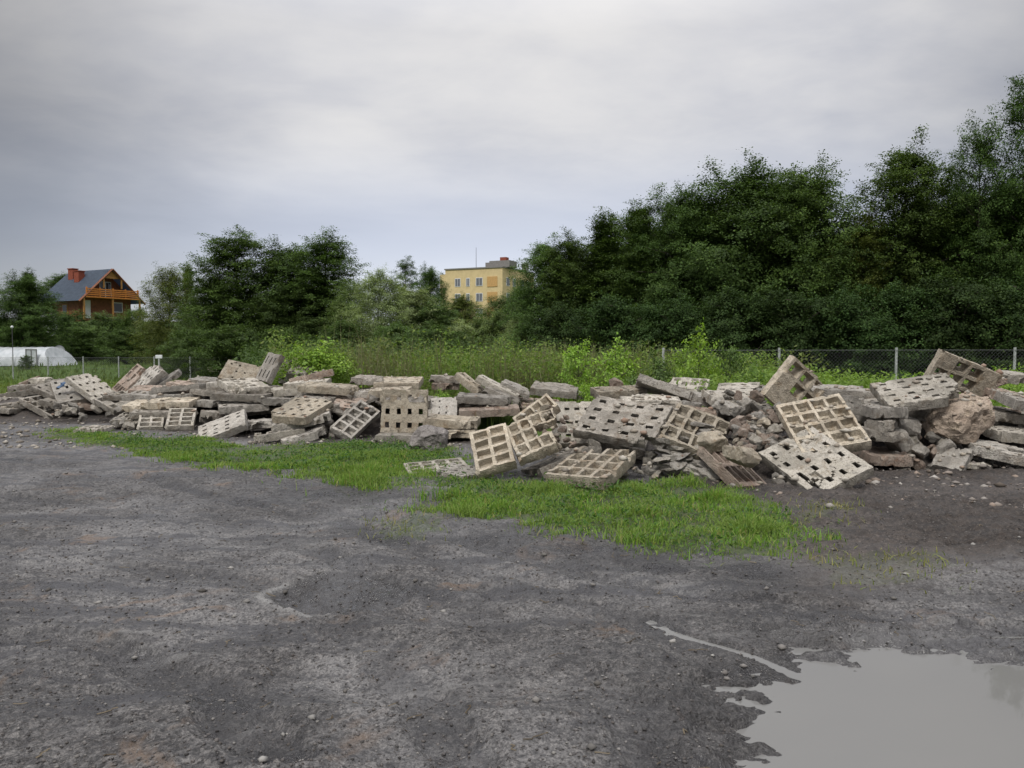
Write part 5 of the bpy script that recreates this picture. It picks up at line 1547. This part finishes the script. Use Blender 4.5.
for fl in range(4):
    zb_ = zt - 3.1 - 2.75 * fl
    for (x, w_, kindw) in ((-9.0, .58, 1), (-6.9, .38, 0), (-4.6, .68, 1), (-2.0, .9, 2)):
        if kindw == 2:
            bm = bmesh.new(); box(bm, (x - 1.0, -.09, zb_ - .2), (x + 1.0, -.003, zb_ + 1.6)); bm_obj('loggia', bm, ORR, flats); continue
        bm = bmesh.new(); box(bm, (x - w_, -.06, zb_), (x + w_, -.003, zb_ + 1.5)); wd = bm_obj('window', bm, WHITE, flats)
        bm = bmesh.new(); box(bm, (x - w_ + .1, -.08, zb_ + .1), (x - .04, -.063, zb_ + 1.4)); box(bm, (x + .04, -.08, zb_ + .1), (x + w_ - .1, -.063, zb_ + 1.4)); bm_obj('pane', bm, PALE_GLASS, wd)
    for y_ in (2.2, 4.9, 8.6, 11.2):
        bm = bmesh.new(); box(bm, (.003, y_ - .65, zb_), (.06, y_ + .65, zb_ + 1.5)); wd = bm_obj('window', bm, WHITE, flats)
        bm = bmesh.new(); box(bm, (.063, y_ - .55, zb_ + .1), (.08, y_ + .55, zb_ + 1.4)); bm_obj('pane', bm, PALE_GLASS, wd)

# ------------------------------------------------------------------ sky, light, camera
SUN_EL, SUN_ROT = 52, 205            # degrees; sun behind cloud, above and behind the viewer's left shoulder
wd = bpy.data.worlds.new('World'); S.world = wd; wd.use_nodes = True; nt = wd.node_tree; N = NT(nt)
bg = nt.nodes['Background']; bg.inputs['Strength'].default_value = .1
sky = nt.nodes.new('ShaderNodeTexSky'); sky.sky_type = 'NISHITA'; sky.sun_disc = False
sky.sun_elevation = math.radians(SUN_EL); sky.sun_rotation = math.radians(SUN_ROT)
tc = nt.nodes.new('ShaderNodeTexCoord'); sx = nt.nodes.new('ShaderNodeSeparateXYZ'); N.l(tc.outputs['Generated'], sx.inputs[0])
el = N.math('MAXIMUM', sx.outputs['Z'], 0.0)
# cloud sheet: project the view direction on a high plane so the layers close up towards the horizon
den = N.math('ADD', el, .16)
cx = N.math('DIVIDE', sx.outputs['X'], den); cy = N.math('DIVIDE', sx.outputs['Y'], den)
cb = nt.nodes.new('ShaderNodeCombineXYZ'); N.l(N.math('MULTIPLY', cx, .75), cb.inputs[0]); N.l(cy, cb.inputs[1])
cl = N.noise(cb.outputs[0], .75, 5, .52, .35); cl2 = N.noise(cb.outputs[0], 2.2, 5, .6, .3)
tone = N.math('ADD', N.math('MULTIPLY', cl, .70), N.math('ADD', N.math('MULTIPLY', cl2, .23), N.math('MULTIPLY', N.noise(cb.outputs[0], 6.5, 6, .65, .4), .07)))
cloud = N.mix(N.ramp(tone, (.30, .66)), (3.2, 3.3, 3.75), (5.6, 5.45, 5.3))
low = N.mix(N.ramp(el, (.02, .15)), (6.4, 6.6, 7.1), (4.0, 4.3, 5.15))
c = N.mix(N.ramp(el, (.10, .27)), low, cloud)
br = nt.nodes.new('ShaderNodeMapRange'); br.inputs['From Min'].default_value = .36; br.inputs['From Max'].default_value = 1.0; br.inputs['To Min'].default_value = 1.0; br.inputs['To Max'].default_value = 3.4
N.l(el, br.inputs['Value'])
sc = nt.nodes.new('ShaderNodeVectorMath'); sc.operation = 'SCALE'; N.l(c, sc.inputs[0]); N.l(br.outputs[0], sc.inputs['Scale'])
# sky brightest over the middle of the yard; vignette-like darkening painted in to both sides
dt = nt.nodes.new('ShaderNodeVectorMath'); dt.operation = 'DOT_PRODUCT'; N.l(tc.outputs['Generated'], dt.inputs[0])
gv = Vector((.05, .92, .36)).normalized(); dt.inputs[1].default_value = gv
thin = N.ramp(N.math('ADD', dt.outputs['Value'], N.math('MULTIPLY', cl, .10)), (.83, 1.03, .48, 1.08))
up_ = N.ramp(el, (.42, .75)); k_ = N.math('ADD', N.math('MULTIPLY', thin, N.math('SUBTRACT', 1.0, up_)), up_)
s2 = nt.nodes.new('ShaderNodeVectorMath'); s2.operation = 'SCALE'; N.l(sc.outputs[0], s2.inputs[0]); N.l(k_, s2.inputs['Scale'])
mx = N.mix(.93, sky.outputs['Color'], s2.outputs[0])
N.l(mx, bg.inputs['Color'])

sl = bpy.data.lights.new('sun', 'SUN'); sl.energy = 1.5; sl.angle = math.radians(12); sl.color = (1, .97, .92)
so = bpy.data.objects.new('sun', sl); COL.objects.link(so)
az = math.radians(SUN_ROT)
dirv = Vector((math.sin(az) * math.cos(math.radians(SUN_EL)), math.cos(az) * math.cos(math.radians(SUN_EL)), math.sin(math.radians(SUN_EL))))
so.rotation_euler = (-dirv).to_track_quat('-Z', 'Y').to_euler(); so.location = dirv * 100

cd = bpy.data.cameras.new('camera'); co = bpy.data.objects.new('camera', cd); COL.objects.link(co)
cd.sensor_width = 36; cd.lens = 36 * 788 / 1024; cd.clip_start = .05; cd.clip_end = 6000
co.location = (0, 0, CAM_Z); co.rotation_euler = (math.radians(90) - PITCH, 0, 0)
S.camera = co
S.view_settings.view_transform = 'Standard'; S.view_settings.look = 'None'; S.view_settings.gamma = 1; S.view_settings.exposure = EXPOSURE
S.render.engine = 'CYCLES'; S.cycles.use_denoising = True
try:
    S.cycles.denoiser = 'OPENIMAGEDENOISE'
except Exception:
    pass
S.cycles.max_bounces = 6; S.cycles.diffuse_bounces = 3; S.cycles.glossy_bounces = 3; S.cycles.transmission_bounces = 3; S.cycles.transparent_max_bounces = 4
